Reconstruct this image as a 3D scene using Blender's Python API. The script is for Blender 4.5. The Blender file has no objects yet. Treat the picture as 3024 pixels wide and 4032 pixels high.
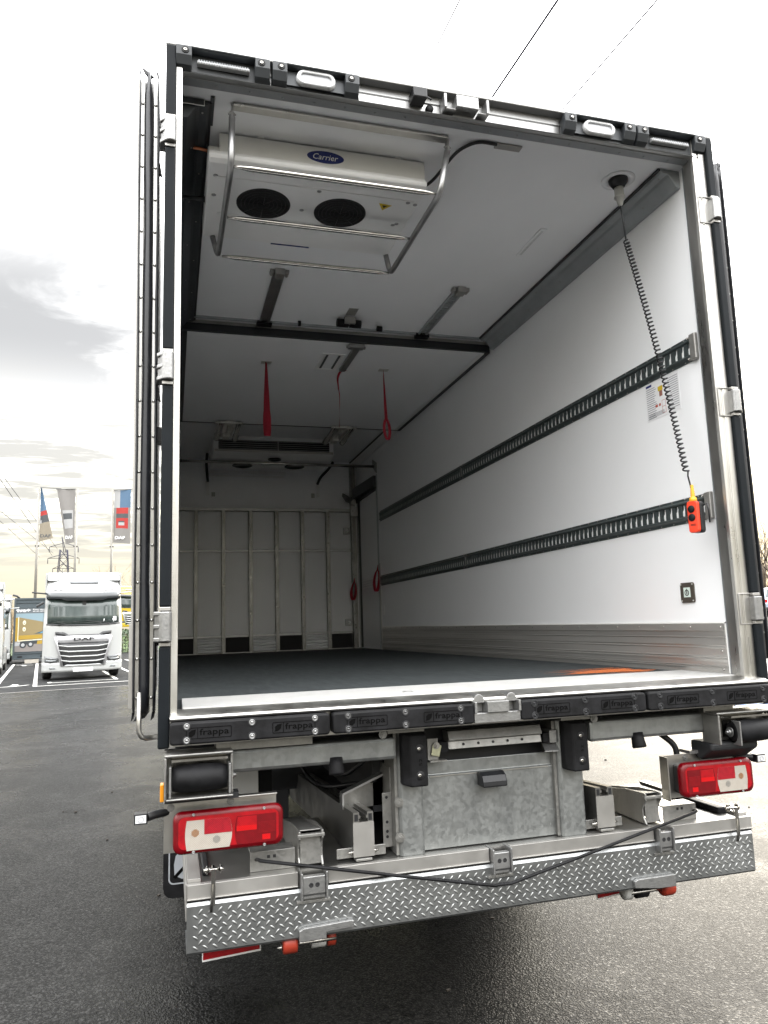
import bpy, bmesh, math, random
from mathutils import Vector, Matrix
random.seed(7)
S = bpy.context.scene
COL = S.collection
rad = math.radians
# ------------------------------------------------------------------ camera
cam = bpy.data.cameras.new("camera")
cam_o = bpy.data.objects.new("camera", cam)
COL.objects.link(cam_o)
cam_o.location = (-1.2584, -2.8052, 1.6349)
cam_o.rotation_euler = (rad(98.42289), rad(1.8156), rad(-15.80434))
cam.sensor_fit = 'AUTO'
cam.sensor_width = 36.0
cam.lens = 26.069
cam.clip_start = 0.05
cam.clip_end = 3000
S.camera = cam_o
S.render.engine = 'CYCLES'
S.cycles.use_denoising = True
S.cycles.max_bounces = 10
S.cycles.diffuse_bounces = 6
S.cycles.glossy_bounces = 4
S.cycles.transmission_bounces = 4
S.cycles.caustics_reflective = False
S.cycles.caustics_refractive = False
S.view_settings.view_transform = 'Standard'
S.view_settings.look = 'None'
S.view_settings.gamma = 1.0
S.view_settings.use_curve_mapping = False
S.view_settings.exposure = 1.88
# ------------------------------------------------------------------ sky and sun
SUN_AZ, SUN_EL = 42.0, 20.0          # degrees, clockwise from +Y
sd = Vector((math.sin(rad(SUN_AZ)) * math.cos(rad(SUN_EL)), math.cos(rad(SUN_AZ)) * math.cos(rad(SUN_EL)), math.sin(rad(SUN_EL))))
W = bpy.data.worlds.new("World")
S.world = W
W.use_nodes = True
nt = W.node_tree
nt.nodes.clear()


class NB:
    """tiny node-tree builder"""
    def __init__(self, t): self.t = t
    def n(self, typ, **kw):
        nd = self.t.nodes.new(typ)
        for k, v in kw.items(): setattr(nd, k, v)
        return nd
    def put(self, sock, val):
        if isinstance(val, bpy.types.NodeSocket): self.t.links.new(val, sock)
        elif val is not None: sock.default_value = val
    def math(self, op, a, b=None, c=None, clamp=False):
        nd = self.n('ShaderNodeMath', operation=op, use_clamp=clamp)
        for i, v in enumerate((a, b, c)):
            if v is not None: self.put(nd.inputs[i], v)
        return nd.outputs[0]
    def vmath(self, op, a, b=None):
        nd = self.n('ShaderNodeVectorMath', operation=op)
        self.put(nd.inputs[0], a)
        if b is not None: self.put(nd.inputs[1], b)
        return nd.outputs['Value'] if op in ('DOT_PRODUCT', 'LENGTH', 'DISTANCE') else nd.outputs[0]
    def mix(self, f, a, b, mode='MIX'):
        nd = self.n('ShaderNodeMix', data_type='RGBA', blend_type=mode)
        self.put(nd.inputs[0], f); self.put(nd.inputs[6], a); self.put(nd.inputs[7], b)
        return nd.outputs[2]
    def smooth(self, v, a, b, lo=0.0, hi=1.0):
        nd = self.n('ShaderNodeMapRange', interpolation_type='SMOOTHSTEP')
        self.put(nd.inputs[0], v)
        for i, x in enumerate((a, b, lo, hi)): nd.inputs[i + 1].default_value = x
        return nd.outputs[0]
    def lin(self, v, a, b, lo=0.0, hi=1.0):
        nd = self.n('ShaderNodeMapRange')
        self.put(nd.inputs[0], v)
        for i, x in enumerate((a, b, lo, hi)): nd.inputs[i + 1].default_value = x
        return nd.outputs[0]
    def noise(self, vec, scale, detail=4, rough=0.55, dist=0.0):
        nd = self.n('ShaderNodeTexNoise')
        if vec is not None: self.put(nd.inputs['Vector'], vec)
        nd.inputs['Scale'].default_value = scale; nd.inputs['Detail'].default_value = detail
        nd.inputs['Roughness'].default_value = rough; nd.inputs['Distortion'].default_value = dist
        return nd.outputs[0]
    def voro(self, vec, scale, out='Distance', feature='F1'):
        nd = self.n('ShaderNodeTexVoronoi', feature=feature)
        if vec is not None: self.put(nd.inputs['Vector'], vec)
        nd.inputs['Scale'].default_value = scale
        return nd.outputs[out]
    def mapping(self, vec, scale=(1, 1, 1), loc=(0, 0, 0), rot=(0, 0, 0)):
        nd = self.n('ShaderNodeMapping')
        self.put(nd.inputs[0], vec)
        nd.inputs['Scale'].default_value = scale; nd.inputs['Location'].default_value = loc; nd.inputs['Rotation'].default_value = rot
        return nd.outputs[0]
    def sep(self, v):
        nd = self.n('ShaderNodeSeparateXYZ'); self.put(nd.inputs[0], v); return nd.outputs
    def comb(self, x, y, z):
        nd = self.n('ShaderNodeCombineXYZ')
        for i, v in enumerate((x, y, z)): self.put(nd.inputs[i], v)
        return nd.outputs[0]


def rgb(r, g, b): return (r, g, b, 1.0)


nb = NB(nt)
tc = nb.n('ShaderNodeTexCoord').outputs['Generated']
dirv = nb.vmath('NORMALIZE', tc)
sky = nb.n('ShaderNodeTexSky', sky_type='NISHITA', sun_disc=False, sun_elevation=rad(SUN_EL), sun_rotation=rad(SUN_AZ))
sky.air_density = 1.0; sky.dust_density = 2.0
dx, dy, dz = nb.sep(dirv)
el = nb.math('MAXIMUM', dz, 0.0)
den = nb.math('ADD', el, 0.16)
px = nb.math('DIVIDE', dx, den); py = nb.math('DIVIDE', dy, den)
pl = nb.comb(px, py, 0.0)
sdot = nb.math('MAXIMUM', nb.vmath('DOT_PRODUCT', dirv, tuple(sd)), 0.0)
# bright high veil of cloud, thinner and warmer towards the horizon
warm = nb.smooth(el, 0.02, 0.42, 1.0, 0.0)
veil = nb.mix(warm, rgb(1.0, 1.0, 1.0), rgb(1.0, 0.915, 0.70))
SKY_L = 2.2
lum = nb.math('ADD', nb.smooth(el, 0.08, 0.30, 0.26, SKY_L), nb.math('MULTIPLY', nb.smooth(el, 0.0, 0.10), 0.05))
# lower broken cloud: grey-blue banks with brighter gaps
pl2 = nb.mapping(pl, (1.0, 1.3, 1.0), (0.6, 3.3, 0.0))
cn = nb.noise(pl2, 2.4, 7, 0.55, 0.6)
cd = Vector((-0.22, 0.90, 0.365)).normalized()
cdot = nb.vmath('DOT_PRODUCT', dirv, tuple(cd))
cn = nb.math('ADD', cn, nb.math('MULTIPLY', nb.smooth(cdot, math.cos(rad(17)), math.cos(rad(3))), 0.26))
bank = nb.smooth(cn, 0.37, 0.74)
bank = nb.math('MULTIPLY', bank, nb.math('MULTIPLY', nb.smooth(el, 0.12, 0.36), nb.smooth(el, 0.38, 0.62, 1.0, 0.0)))
pl3 = nb.mapping(pl, (1.2, 3.6, 1.0), (0.3, 5.2, 0.0))
sn = nb.noise(pl3, 2.2, 6, 0.62, 0.4)
streak = nb.math('MULTIPLY', nb.smooth(sn, 0.40, 0.60), nb.math('MULTIPLY', nb.smooth(el, 0.05, 0.12), nb.smooth(el, 0.24, 0.36, 1.0, 0.0)))
away = nb.smooth(sdot, 0.75, 0.97, 1.0, 0.0)
fb_ = nb.math('MULTIPLY', bank, away); fs_ = nb.math('MULTIPLY', nb.math('MULTIPLY', streak, away), 0.9)
fcl = nb.math('MAXIMUM', fb_, fs_)
lumc = nb.math('MULTIPLY', nb.math('POWER', lum, nb.math('SUBTRACT', 1.0, fcl)), nb.math("POWER", 0.190, fcl))      # optical depth adds up
tint = nb.mix(fb_, veil, rgb(1.0, 0.99, 0.975))
tint = nb.mix(nb.math('MULTIPLY', fs_, 0.7), tint, rgb(1.03, 0.99, 0.91))
vl = nb.n('ShaderNodeVectorMath', operation='SCALE'); nb.put(vl.inputs[0], tint); nb.put(vl.inputs['Scale'], lumc)
cl = vl.outputs[0]
glow = nb.math('ADD', nb.math('MULTIPLY', nb.math('POWER', sdot, 8.0), 0.05), nb.math('MULTIPLY', nb.math('POWER', sdot, 40.0), 0.1))
gcol = nb.n('ShaderNodeVectorMath', operation='SCALE'); gcol.inputs[0].default_value = (1.0, 0.92, 0.76); nb.put(gcol.inputs['Scale'], glow)
cl = nb.mix(1.0, cl, gcol.outputs[0], 'ADD')
bg_sky = nb.n('ShaderNodeBackground'); nb.put(bg_sky.inputs[0], sky.outputs[0]); bg_sky.inputs[1].default_value = 0.06
bg_cl = nb.n('ShaderNodeBackground'); nb.put(bg_cl.inputs[0], cl); bg_cl.inputs[1].default_value = 1.0
mixs = nb.n('ShaderNodeMixShader'); mixs.inputs[0].default_value = 0.9
nt.links.new(bg_sky.outputs[0], mixs.inputs[1]); nt.links.new(bg_cl.outputs[0], mixs.inputs[2])
wo = nb.n('ShaderNodeOutputWorld'); nt.links.new(mixs.outputs[0], wo.inputs[0])

sl = bpy.data.lights.new("sun", 'SUN')
sl.energy = 0.5; sl.angle = rad(28); sl.color = (1.0, 0.90, 0.74)
so = bpy.data.objects.new("sun", sl); COL.objects.link(so)
so.rotation_euler = (-sd).to_track_quat('-Z', 'Y').to_euler()
so.location = (30, 40, 30)

# ------------------------------------------------------------------ materials
MATS = {}
def mat(name, col, rough=0.5, metal=0.0, var=0.0, vscale=6.0, stretch=(1, 1, 1), bump=0.0, bscale=40.0, bstretch=None, rvar=0.0, coat=0.0, emit=None, spec=0.5, detail=5):
    m = bpy.data.materials.new(name); m.use_nodes = True
    t = m.node_tree; b = NB(t)
    p = t.nodes['Principled BSDF']
    p.inputs['Base Color'].default_value = rgb(*col)
    p.inputs['Roughness'].default_value = rough; p.inputs['Metallic'].default_value = metal
    p.inputs['Specular IOR Level'].default_value = spec
    if coat: p.inputs['Coat Weight'].default_value = coat; p.inputs['Coat Roughness'].default_value = 0.08
    oc = b.n('ShaderNodeTexCoord').outputs['Object']
    if var or rvar:
        v = b.mapping(oc, stretch)
        nz = b.noise(v, vscale, detail, 0.6)
        if var:
            f = b.lin(nz, 0.3, 0.7, 1 - var, 1 + var)
            sc = b.n('ShaderNodeVectorMath', operation='SCALE'); sc.inputs[0].default_value = col; b.put(sc.inputs['Scale'], f)
            b.put(p.inputs['Base Color'], sc.outputs[0])
        if rvar:
            b.put(p.inputs['Roughness'], b.lin(nz, 0.3, 0.7, max(0.02, rough - rvar), rough + rvar))
    if bump:
        v2 = b.mapping(oc, bstretch or stretch)
        nz2 = b.noise(v2, bscale, 4, 0.6)
        bp = b.n('ShaderNodeBump'); bp.inputs['Strength'].default_value = bump; bp.inputs['Distance'].default_value = 0.01
        b.put(bp.inputs['Height'], nz2); b.put(p.inputs['Normal'], bp.outputs[0])
    if emit:
        p.inputs['Emission Color'].default_value = rgb(*emit[0]); p.inputs['Emission Strength'].default_value = emit[1]
    MATS[name] = m
    return m

def galvanised(name, lo, hi, scale, rough, metal):
    m = bpy.data.materials.new(name); m.use_nodes = True
    t = m.node_tree; b = NB(t); p = t.nodes['Principled BSDF']
    oc = b.n('ShaderNodeTexCoord').outputs['Object']
    wn = b.noise(oc, 9, 3, 0.6)
    wv = b.n('ShaderNodeVectorMath', operation='ADD'); b.put(wv.inputs[0], oc)
    sc = b.n('ShaderNodeVectorMath', operation='SCALE'); b.put(sc.inputs[0], b.comb(wn, wn, wn)); sc.inputs['Scale'].default_value = 0.05
    b.put(wv.inputs[1], sc.outputs[0])
    cell = b.voro(wv.outputs[0], scale, 'Color')
    c1 = b.sep(cell)[0]
    n2 = b.noise(b.mapping(oc, (1, 1, 0.25)), 14, 5, 0.65)
    n3 = b.noise(oc, 2.2, 4, 0.6)
    f = b.math('ADD', b.math('MULTIPLY', c1, 0.11), b.math('ADD', b.math('MULTIPLY', n2, 0.62), b.math('MULTIPLY', n3, 0.45)))
    f = b.lin(f, 0.30, 0.82)
    b.put(p.inputs['Base Color'], b.mix(f, rgb(*lo), rgb(*hi)))
    b.put(p.inputs['Roughness'], b.lin(c1, 0, 1, rough - 0.08, rough + 0.1))
    p.inputs['Metallic'].default_value = metal
    bp = b.n('ShaderNodeBump'); bp.inputs['Strength'].default_value = 0.12; bp.inputs['Distance'].default_value = 0.004
    b.put(bp.inputs['Height'], n2); b.put(p.inputs['Normal'], bp.outputs[0])
    MATS[name] = m
    return m

grp_white = mat('white_grp_lining', (0.905, 0.912, 0.922), 0.25, var=0.022, vscale=2.2, stretch=(1, 0.5, 0.35), bump=0.035, bscale=2.6, spec=0.4)
white_plastic = mat('white_plastic', (0.80, 0.80, 0.79), 0.4, var=0.02, vscale=8)
steel = mat('brushed_stainless_steel', (0.53, 0.52, 0.495), 0.34, 1.0, var=0.14, vscale=9, stretch=(1, 1, 0.25), rvar=0.09, bump=0.05, bscale=220, bstretch=(0.05, 1, 1))
steel_long = mat('lengthwise_brushed_steel', (0.62, 0.60, 0.57), 0.38, 0.75, var=0.12, vscale=8, stretch=(1, 0.06, 2.5), rvar=0.07)
steel_dark = mat('dull_steel', (0.34, 0.34, 0.34), 0.42, 0.9, var=0.15, vscale=10, rvar=0.08)
alu = mat('mill_aluminium', (0.36, 0.355, 0.34), 0.36, 0.95, var=0.10, vscale=7, stretch=(0.3, 1, 1), rvar=0.1)
alu_white = mat('pale_anodised_aluminium', (0.38, 0.37, 0.352), 0.45, 0.75, var=0.07, vscale=8, rvar=0.08)
cast = mat('cast_aluminium', (0.30, 0.30, 0.297), 0.42, 0.85, var=0.12, vscale=30, bump=0.15, bscale=90)
chrome = mat('polished_steel_tube', (0.48, 0.465, 0.44), 0.2, 1.0, var=0.1, vscale=20, rvar=0.05)
galv = galvanised('galvanised_steel', (0.18, 0.188, 0.188), (0.34, 0.35, 0.343), 70, 0.42, 0.75)
galv_fine = galvanised('galvanised_profile', (0.18, 0.18, 0.174), (0.36, 0.353, 0.335), 120, 0.45, 0.8)
galv_post = galvanised('spangled_zinc_post', (0.09, 0.09, 0.085), (0.33, 0.33, 0.315), 45, 0.35, 0.8)
rubber = mat('black_rubber', (0.009, 0.009, 0.010), 0.58, spec=0.2, var=0.6, vscale=14, rvar=0.08, bump=0.06, bscale=120)
rubber_strip = mat('black_edge_strip', (0.008, 0.010, 0.012), 0.55, spec=0.12, var=0.12, vscale=12)
gasket = mat('black_gasket', (0.012, 0.013, 0.016), 0.38, var=0.2, vscale=14)
black_plastic = mat('black_plastic', (0.012, 0.0125, 0.014), 0.4, spec=0.4, var=0.15, vscale=20)
grey_housing = mat('dark_grey_lamp_housing', (0.03, 0.034, 0.038), 0.5, var=0.1, vscale=18)
dark_void = mat('shadow_black_paint', (0.006, 0.006, 0.007), 0.7)
floor_grey = mat('grey_antislip_floor', (0.050, 0.056, 0.058), 0.7, spec=0.10, var=0.22, vscale=30, stretch=(1, 0.15, 1), bump=0.35, bscale=260, bstretch=(1, 1, 1))
track_grey = mat('grey_aluminium_track', (0.36, 0.38, 0.39), 0.42, 0.3, var=0.1, vscale=8, rvar=0.06)
rail_green = mat('zinc_coated_load_rail', (0.12, 0.145, 0.145), 0.40, 0.75, var=0.12, vscale=20, rvar=0.06)
reveal_grey = mat('grey_frame_profile', (0.30, 0.31, 0.32), 0.45, 0.6, var=0.06, vscale=10)
dark_profile = mat('dark_grey_profile', (0.05, 0.055, 0.06), 0.45, 0.2, var=0.1, vscale=8)
sealant = mat('white_sealant', (0.82, 0.82, 0.80), 0.5)
red_strap = mat('red_webbing', (0.30, 0.008, 0.025), 0.75, var=0.12, vscale=80, bump=0.2, bscale=400)
lens_red = mat('red_lamp_lens', (0.30, 0.002, 0.006), 0.3, spec=0.3, coat=0.12, var=0.25, vscale=40)
lens_deep = mat('deep_red_lamp_lens', (0.13, 0.001, 0.004), 0.25, spec=0.3, coat=0.15, var=0.2, vscale=30)
lens_bright = mat('bright_red_lamp_lens', (0.46, 0.003, 0.005), 0.3, spec=0.3)
lens_pink = mat('milky_red_lamp_lens', (0.28, 0.008, 0.016), 0.3, spec=0.3, var=0.2, vscale=60)
lens_white = mat('milky_clear_lamp_lens', (0.37, 0.335, 0.29), 0.3, coat=0.15, var=0.05, vscale=50)
for lm_ in (lens_red, lens_deep, lens_bright, lens_pink, lens_white):
    b_l = NB(lm_.node_tree); o_l = b_l.n('ShaderNodeTexCoord').outputs['Object']; xyz = b_l.sep(o_l)
    gx = b_l.math('SINE', b_l.math('MULTIPLY', xyz[0], 900.0)); gz = b_l.math('SINE', b_l.math('MULTIPLY', xyz[2], 900.0))
    b_b = b_l.n('ShaderNodeBump'); b_b.inputs['Strength'].default_value = 0.25; b_b.inputs['Distance'].default_value = 0.002
    b_l.put(b_b.inputs['Height'], b_l.math('MULTIPLY', gx, gz)); b_l.put(lm_.node_tree.nodes['Principled BSDF'].inputs['Normal'], b_b.outputs[0])
lens_amber = mat('amber_lamp_lens', (0.75, 0.28, 0.01), 0.25, coat=0.4)
lens_brown = mat('amber_bulb_behind_lens', (0.28, 0.13, 0.05), 0.25, coat=0.4)
lens_grey = mat('bulb_behind_lens', (0.24, 0.23, 0.21), 0.25, coat=0.4)
lens_clear = mat('clear_lamp_lens', (0.70, 0.71, 0.72), 0.2, coat=0.3, var=0.1, vscale=60)
lens_grey_clear = mat('grey_translucent_lens', (0.40, 0.41, 0.43), 0.35, coat=0.2)
blue_logo = mat('blue_badge_print', (0.012, 0.022, 0.16), 0.3)
white_print = mat('white_print', (0.82, 0.82, 0.82), 0.4)
black_print = mat('black_print', (0.012, 0.012, 0.013), 0.4)
emboss = mat('embossed_black_rubber', (0.002, 0.002, 0.002), 0.9, spec=0.1)
yellow_print = mat('yellow_warning_print', (0.62, 0.45, 0.03), 0.4)
orange_case = mat('orange_red_plastic', (0.72, 0.045, 0.012), 0.4, var=0.05, vscale=30)
yellow_boot = mat('yellow_cable_boot', (0.75, 0.36, 0.02), 0.45)
orange_paint = mat('orange_marking_paint', (0.66, 0.16, 0.03), 0.6, var=0.3, vscale=30)
copper = mat('copper_pipe', (0.45, 0.17, 0.09), 0.3, 0.9)
paper = mat('printed_notice_paper', (0.80, 0.80, 0.81), 0.5)
ink = mat('grey_print', (0.20, 0.21, 0.23), 0.6)
ink_red = mat('red_print', (0.45, 0.10, 0.07), 0.6)
ink_brown = mat('brown_print', (0.30, 0.13, 0.10), 0.6)
bronze_plate = mat('brown_switch_plate', (0.10, 0.085, 0.07), 0.4, 0.4)
lcd = mat('pale_green_switch_face', (0.66, 0.76, 0.70), 0.4)
yellow_zinc = mat('yellow_passivated_steel', (0.52, 0.52, 0.36), 0.45, 0.6, var=0.15, vscale=40)
roller_red = mat('orange_polyurethane_roller', (0.28, 0.028, 0.012), 0.5, var=0.1, vscale=50)
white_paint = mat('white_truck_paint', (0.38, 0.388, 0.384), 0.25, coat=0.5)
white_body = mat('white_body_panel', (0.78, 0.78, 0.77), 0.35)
grey_panel = mat('grey_storage_panel', (0.42, 0.42, 0.40), 0.5)
tyre = mat('tyre_rubber', (0.018, 0.018, 0.018), 0.8, var=0.2, vscale=20)
chassis = mat('dark_chassis_paint', (0.02, 0.021, 0.023), 0.6)

def tread_plate_material():
    m = bpy.data.materials.new('chequer_plate_zinc'); m.use_nodes = True
    t = m.node_tree; b = NB(t); p = t.nodes['Principled BSDF']
    oc = b.n('ShaderNodeTexCoord').outputs['Object']
    n1 = b.noise(b.mapping(oc, (1, 1, 0.2)), 20, 5, 0.65)
    n2 = b.noise(oc, 3, 4, 0.6)
    f = b.math('ADD', b.math('MULTIPLY', n1, 0.6), b.math('MULTIPLY', n2, 0.6))
    b.put(p.inputs['Base Color'], b.mix(b.lin(f, 0.4, 0.8), rgb(0.27, 0.278, 0.28), rgb(0.46, 0.47, 0.47)))
    b.put(p.inputs['Roughness'], b.lin(n2, 0.3, 0.7, 0.26, 0.4))
    p.inputs['Metallic'].default_value = 0.9
    return m
tread_mat = tread_plate_material()

def asphalt(name, lo, hi, wet, rough, seamed):
    m = bpy.data.materials.new(name); m.use_nodes = True
    t = m.node_tree; b = NB(t); p = t.nodes['Principled BSDF']
    oc = b.n('ShaderNodeTexCoord').outputs['Object']
    s1 = b.sep(b.voro(oc, 100, 'Color'))[0]; d1 = b.voro(oc, 100, 'Distance')
    s2 = b.sep(b.voro(oc, 47, 'Color'))[1]; d2 = b.voro(oc, 47, 'Distance')
    fine = b.noise(oc, 210, 3, 0.7)
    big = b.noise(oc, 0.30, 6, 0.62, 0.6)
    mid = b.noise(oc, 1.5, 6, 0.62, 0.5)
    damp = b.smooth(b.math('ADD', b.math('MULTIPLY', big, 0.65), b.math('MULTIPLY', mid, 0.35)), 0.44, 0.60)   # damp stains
    f = b.math('ADD', b.math('MULTIPLY', s1, 0.30), b.math('ADD', b.math('MULTIPLY', fine, 0.40), b.math('MULTIPLY', mid, 0.45)))
    c = b.mix(b.lin(f, 0.30, 0.85), rgb(*lo), rgb(*hi))
    dull = 0.0
    if seamed:      # strips laid at different times, each with its own mix
        x_, y_, z_ = b.sep(oc)
        wob = b.math('MULTIPLY', b.math('SUBTRACT', b.noise(oc, 2.5, 3), 0.5), 0.10)
        s_a = b.math('ADD', b.math('ADD', b.math('MULTIPLY', x_, -0.61), b.math('MULTIPLY', y_, 0.79)), wob)
        s_b = b.math('ADD', b.math('ADD', b.math('MULTIPLY', x_, -0.82), b.math('MULTIPLY', y_, 0.57)), wob)
        st = b.math('ADD', b.math('MULTIPLY', b.smooth(s_a, 10.40, 10.46), -0.40), b.math('ADD', b.math('MULTIPLY', b.smooth(s_b, 10.6, 10.9), 0.85), b.math('MULTIPLY', b.smooth(s_b, 11.9, 11.95), -0.25)))
        st = b.math('ADD', st, 1.0)
        sv = b.n('ShaderNodeVectorMath', operation='SCALE'); b.put(sv.inputs[0], c); b.put(sv.inputs['Scale'], st); c = sv.outputs[0]
    pale = b.smooth(b.noise(b.mapping(oc, (0.55, 1.5, 1), rot=(0, 0, rad(-25))), 1.1, 5, 0.6, 0.8), 0.56, 0.70)       # road sheen painted into the colour as paler streaks
    oil = b.smooth(b.noise(b.mapping(oc, (1, 1, 1), (3.1, 8.2, 0)), 0.9, 4, 0.5, 1.2), 0.66, 0.72)                  # old oil stains
    tone = b.math('MULTIPLY', b.lin(pale, 0, 1, 1.0, 2.1), b.lin(oil, 0, 1, 1.0, 0.35))
    tn = b.n('ShaderNodeVectorMath', operation='SCALE'); b.put(tn.inputs[0], c); b.put(tn.inputs['Scale'], tone); c = tn.outputs[0]
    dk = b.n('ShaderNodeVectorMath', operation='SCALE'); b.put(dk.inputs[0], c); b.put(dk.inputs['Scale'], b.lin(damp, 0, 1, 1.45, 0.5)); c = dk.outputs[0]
    b.put(p.inputs['Base Color'], c)
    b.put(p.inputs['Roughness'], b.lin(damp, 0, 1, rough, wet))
    top = b.math('MAXIMUM', b.smooth(d1, 0.1, 0.62, 1.0, 0.0), b.smooth(d2, 0.1, 0.5, 0.9, 0.0))
    hgt = b.math('ADD', b.math('MULTIPLY', top, 0.8), b.math('MULTIPLY', fine, 0.5))
    bp = b.n('ShaderNodeBump'); bp.inputs['Strength'].default_value = 0.33; bp.inputs['Distance'].default_value = 0.005
    b.put(bp.inputs['Height'], hgt); b.put(p.inputs['Normal'], bp.outputs[0])
    gl = b.math('MULTIPLY', b.math('ADD', b.math('MULTIPLY', b.math('POWER', s1, 1.3), 0.7), b.math('MULTIPLY', b.math('POWER', s2, 2.0), 0.5)), top)
    b.put(p.inputs['Specular IOR Level'], b.math('MULTIPLY', b.math('ADD', 0.03, b.math('MULTIPLY', gl, 0.155)), b.lin(damp, 0, 1, 0.8, 1.25)))
    return m
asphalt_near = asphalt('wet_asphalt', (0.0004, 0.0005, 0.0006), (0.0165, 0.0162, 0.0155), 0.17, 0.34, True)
asphalt_bay = asphalt('dark_bay_asphalt', (0.007, 0.0075, 0.008), (0.024, 0.024, 0.024), 0.55, 0.7, False)
line_white = mat('road_paint_white', (0.55, 0.54, 0.51), 0.55, var=0.12, vscale=5, bump=0.2, bscale=80)
line_blue = mat('road_paint_blue', (0.06, 0.16, 0.42), 0.55, var=0.15, vscale=5)

# ------------------------------------------------------------------ mesh builder
def ortho(d):
    d = d.normalized()
    a = Vector((0, 0, 1)) if abs(d.z) < 0.9 else Vector((1, 0, 0))
    u = d.cross(a).normalized()
    return u, d.cross(u).normalized()

SMALL = {'rivet', 'screw', 'slot_backing', 'lens_rib', 'drain_hole', 'bolt_hole', 'printed_text', 'bulb', 'weld_bead', 'screw_recess', 'rail_screw', 'square_hole', 'hinge_hole', 'plate_hole', 'printed_mark', 'emblem_lines', 'arm_cavity', 'rail_joint', 'fork_pocket'}   # too small to pick apart
class MB:
    def __init__(self): self.v = []; self.f = []; self.s = []; self.m = []
    def add(self, vs, fs, smooth=False, m=0):
        o = len(self.v)
        self.v.extend([tuple(x) for x in vs])
        for f in fs: self.f.append([i + o for i in f]); self.s.append(smooth); self.m.append(m)
        return self
    def box(self, x0, x1, y0, y1, z0, z1, m=0):
        vs = [(x, y, z) for z in (z0, z1) for y in (y0, y1) for x in (x0, x1)]
        return self.add(vs, [(0, 2, 3, 1), (4, 5, 7, 6), (0, 1, 5, 4), (2, 6, 7, 3), (0, 4, 6, 2), (1, 3, 7, 5)], False, m)
    def obox(self, c, ux, uy, uz, hx, hy, hz, m=0):
        c = Vector(c); ux = Vector(ux).normalized(); uy = Vector(uy).normalized(); uz = Vector(uz).normalized()
        vs = [c + ux * (hx * a) + uy * (hy * b) + uz * (hz * d) for d in (-1, 1) for b in (-1, 1) for a in (-1, 1)]
        return self.add(vs, [(0, 2, 3, 1), (4, 5, 7, 6), (0, 1, 5, 4), (2, 6, 7, 3), (0, 4, 6, 2), (1, 3, 7, 5)], False, m)
    def prism(self, pts, vec, m=0, smooth=False):
        vec = Vector(vec); n = len(pts)
        a = [Vector(p) for p in pts]; b = [p + vec for p in a]
        fs = [tuple(range(n)), tuple(range(2 * n - 1, n - 1, -1))]
        self.add(a + b, fs, False, m)
        self.add(a + b, [(i, i + n, (i + 1) % n + n, (i + 1) % n) for i in range(n)], smooth, m)
        return self
    def xz(self, pts, y0, y1, m=0):       # polygon in the XZ plane, thickness along Y
        return self.prism([(p[0], y0, p[1]) for p in pts], (0, y1 - y0, 0), m)
    def yz(self, pts, x0, x1, m=0):
        return self.prism([(x0, p[0], p[1]) for p in pts], (x1 - x0, 0, 0), m)
    def xy(self, pts, z0, z1, m=0):
        return self.prism([(p[0], p[1], z0) for p in pts], (0, 0, z1 - z0), m)
    def cyl(self, p0, p1, r, n=16, r2=None, m=0, cap=True):
        p0 = Vector(p0); p1 = Vector(p1); r2 = r if r2 is None else r2
        u, w = ortho(p1 - p0)
        a = [p0 + (u * math.cos(2 * math.pi * i / n) + w * math.sin(2 * math.pi * i / n)) * r for i in range(n)]
        b = [p1 + (u * math.cos(2 * math.pi * i / n) + w * math.sin(2 * math.pi * i / n)) * r2 for i in range(n)]
        self.add(a + b, [(i, (i + 1) % n, (i + 1) % n + n, i + n) for i in range(n)], True, m)
        if cap: self.add(a + b, [tuple(range(n - 1, -1, -1)), tuple(range(n, 2 * n))], False, m)
        return self
    def tube(self, path, r, n=8, m=0, rr=None):
        pts = [Vector(p) for p in path]; N = len(pts)
        t0 = (pts[1] - pts[0]).normalized(); u, w = ortho(t0)
        rings = []
        for i, p in enumerate(pts):
            t = (pts[min(i + 1, N - 1)] - pts[max(i - 1, 0)]).normalized()
            u = (u - t * u.dot(t)).normalized(); w = t.cross(u)
            R = rr[i] if rr else r
            rings.append([p + (u * math.cos(2 * math.pi * k / n) + w * math.sin(2 * math.pi * k / n)) * R for k in range(n)])
        vs = [q for ring in rings for q in ring]
        fs = [(i * n + k, i * n + (k + 1) % n, (i + 1) * n + (k + 1) % n, (i + 1) * n + k) for i in range(N - 1) for k in range(n)]
        self.add(vs, fs, True, m)
        self.add(vs, [tuple(range(n - 1, -1, -1)), tuple((N - 1) * n + k for k in range(n))], False, m)
        return self
    def lathe(self, c, axis, prof, n=24, m=0):   # prof: (radius, distance along axis)
        c = Vector(c); ax = Vector(axis).normalized(); u, w = ortho(ax)
        vs = []
        for (r, t) in prof:
            for k in range(n):
                a = 2 * math.pi * k / n
                vs.append(c + ax * t + (u * math.cos(a) + w * math.sin(a)) * r)
        P = len(prof)
        fs = [(i * n + k, i * n + (k + 1) % n, (i + 1) * n + (k + 1) % n, (i + 1) * n + k) for i in range(P - 1) for k in range(n)]
        self.add(vs, fs, True, m)
        if prof[0][0] > 1e-6: self.add(vs, [tuple(range(n - 1, -1, -1))], False, m)
        if prof[-1][0] > 1e-6: self.add(vs, [tuple((P - 1) * n + k for k in range(n))], False, m)
        return self
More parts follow.
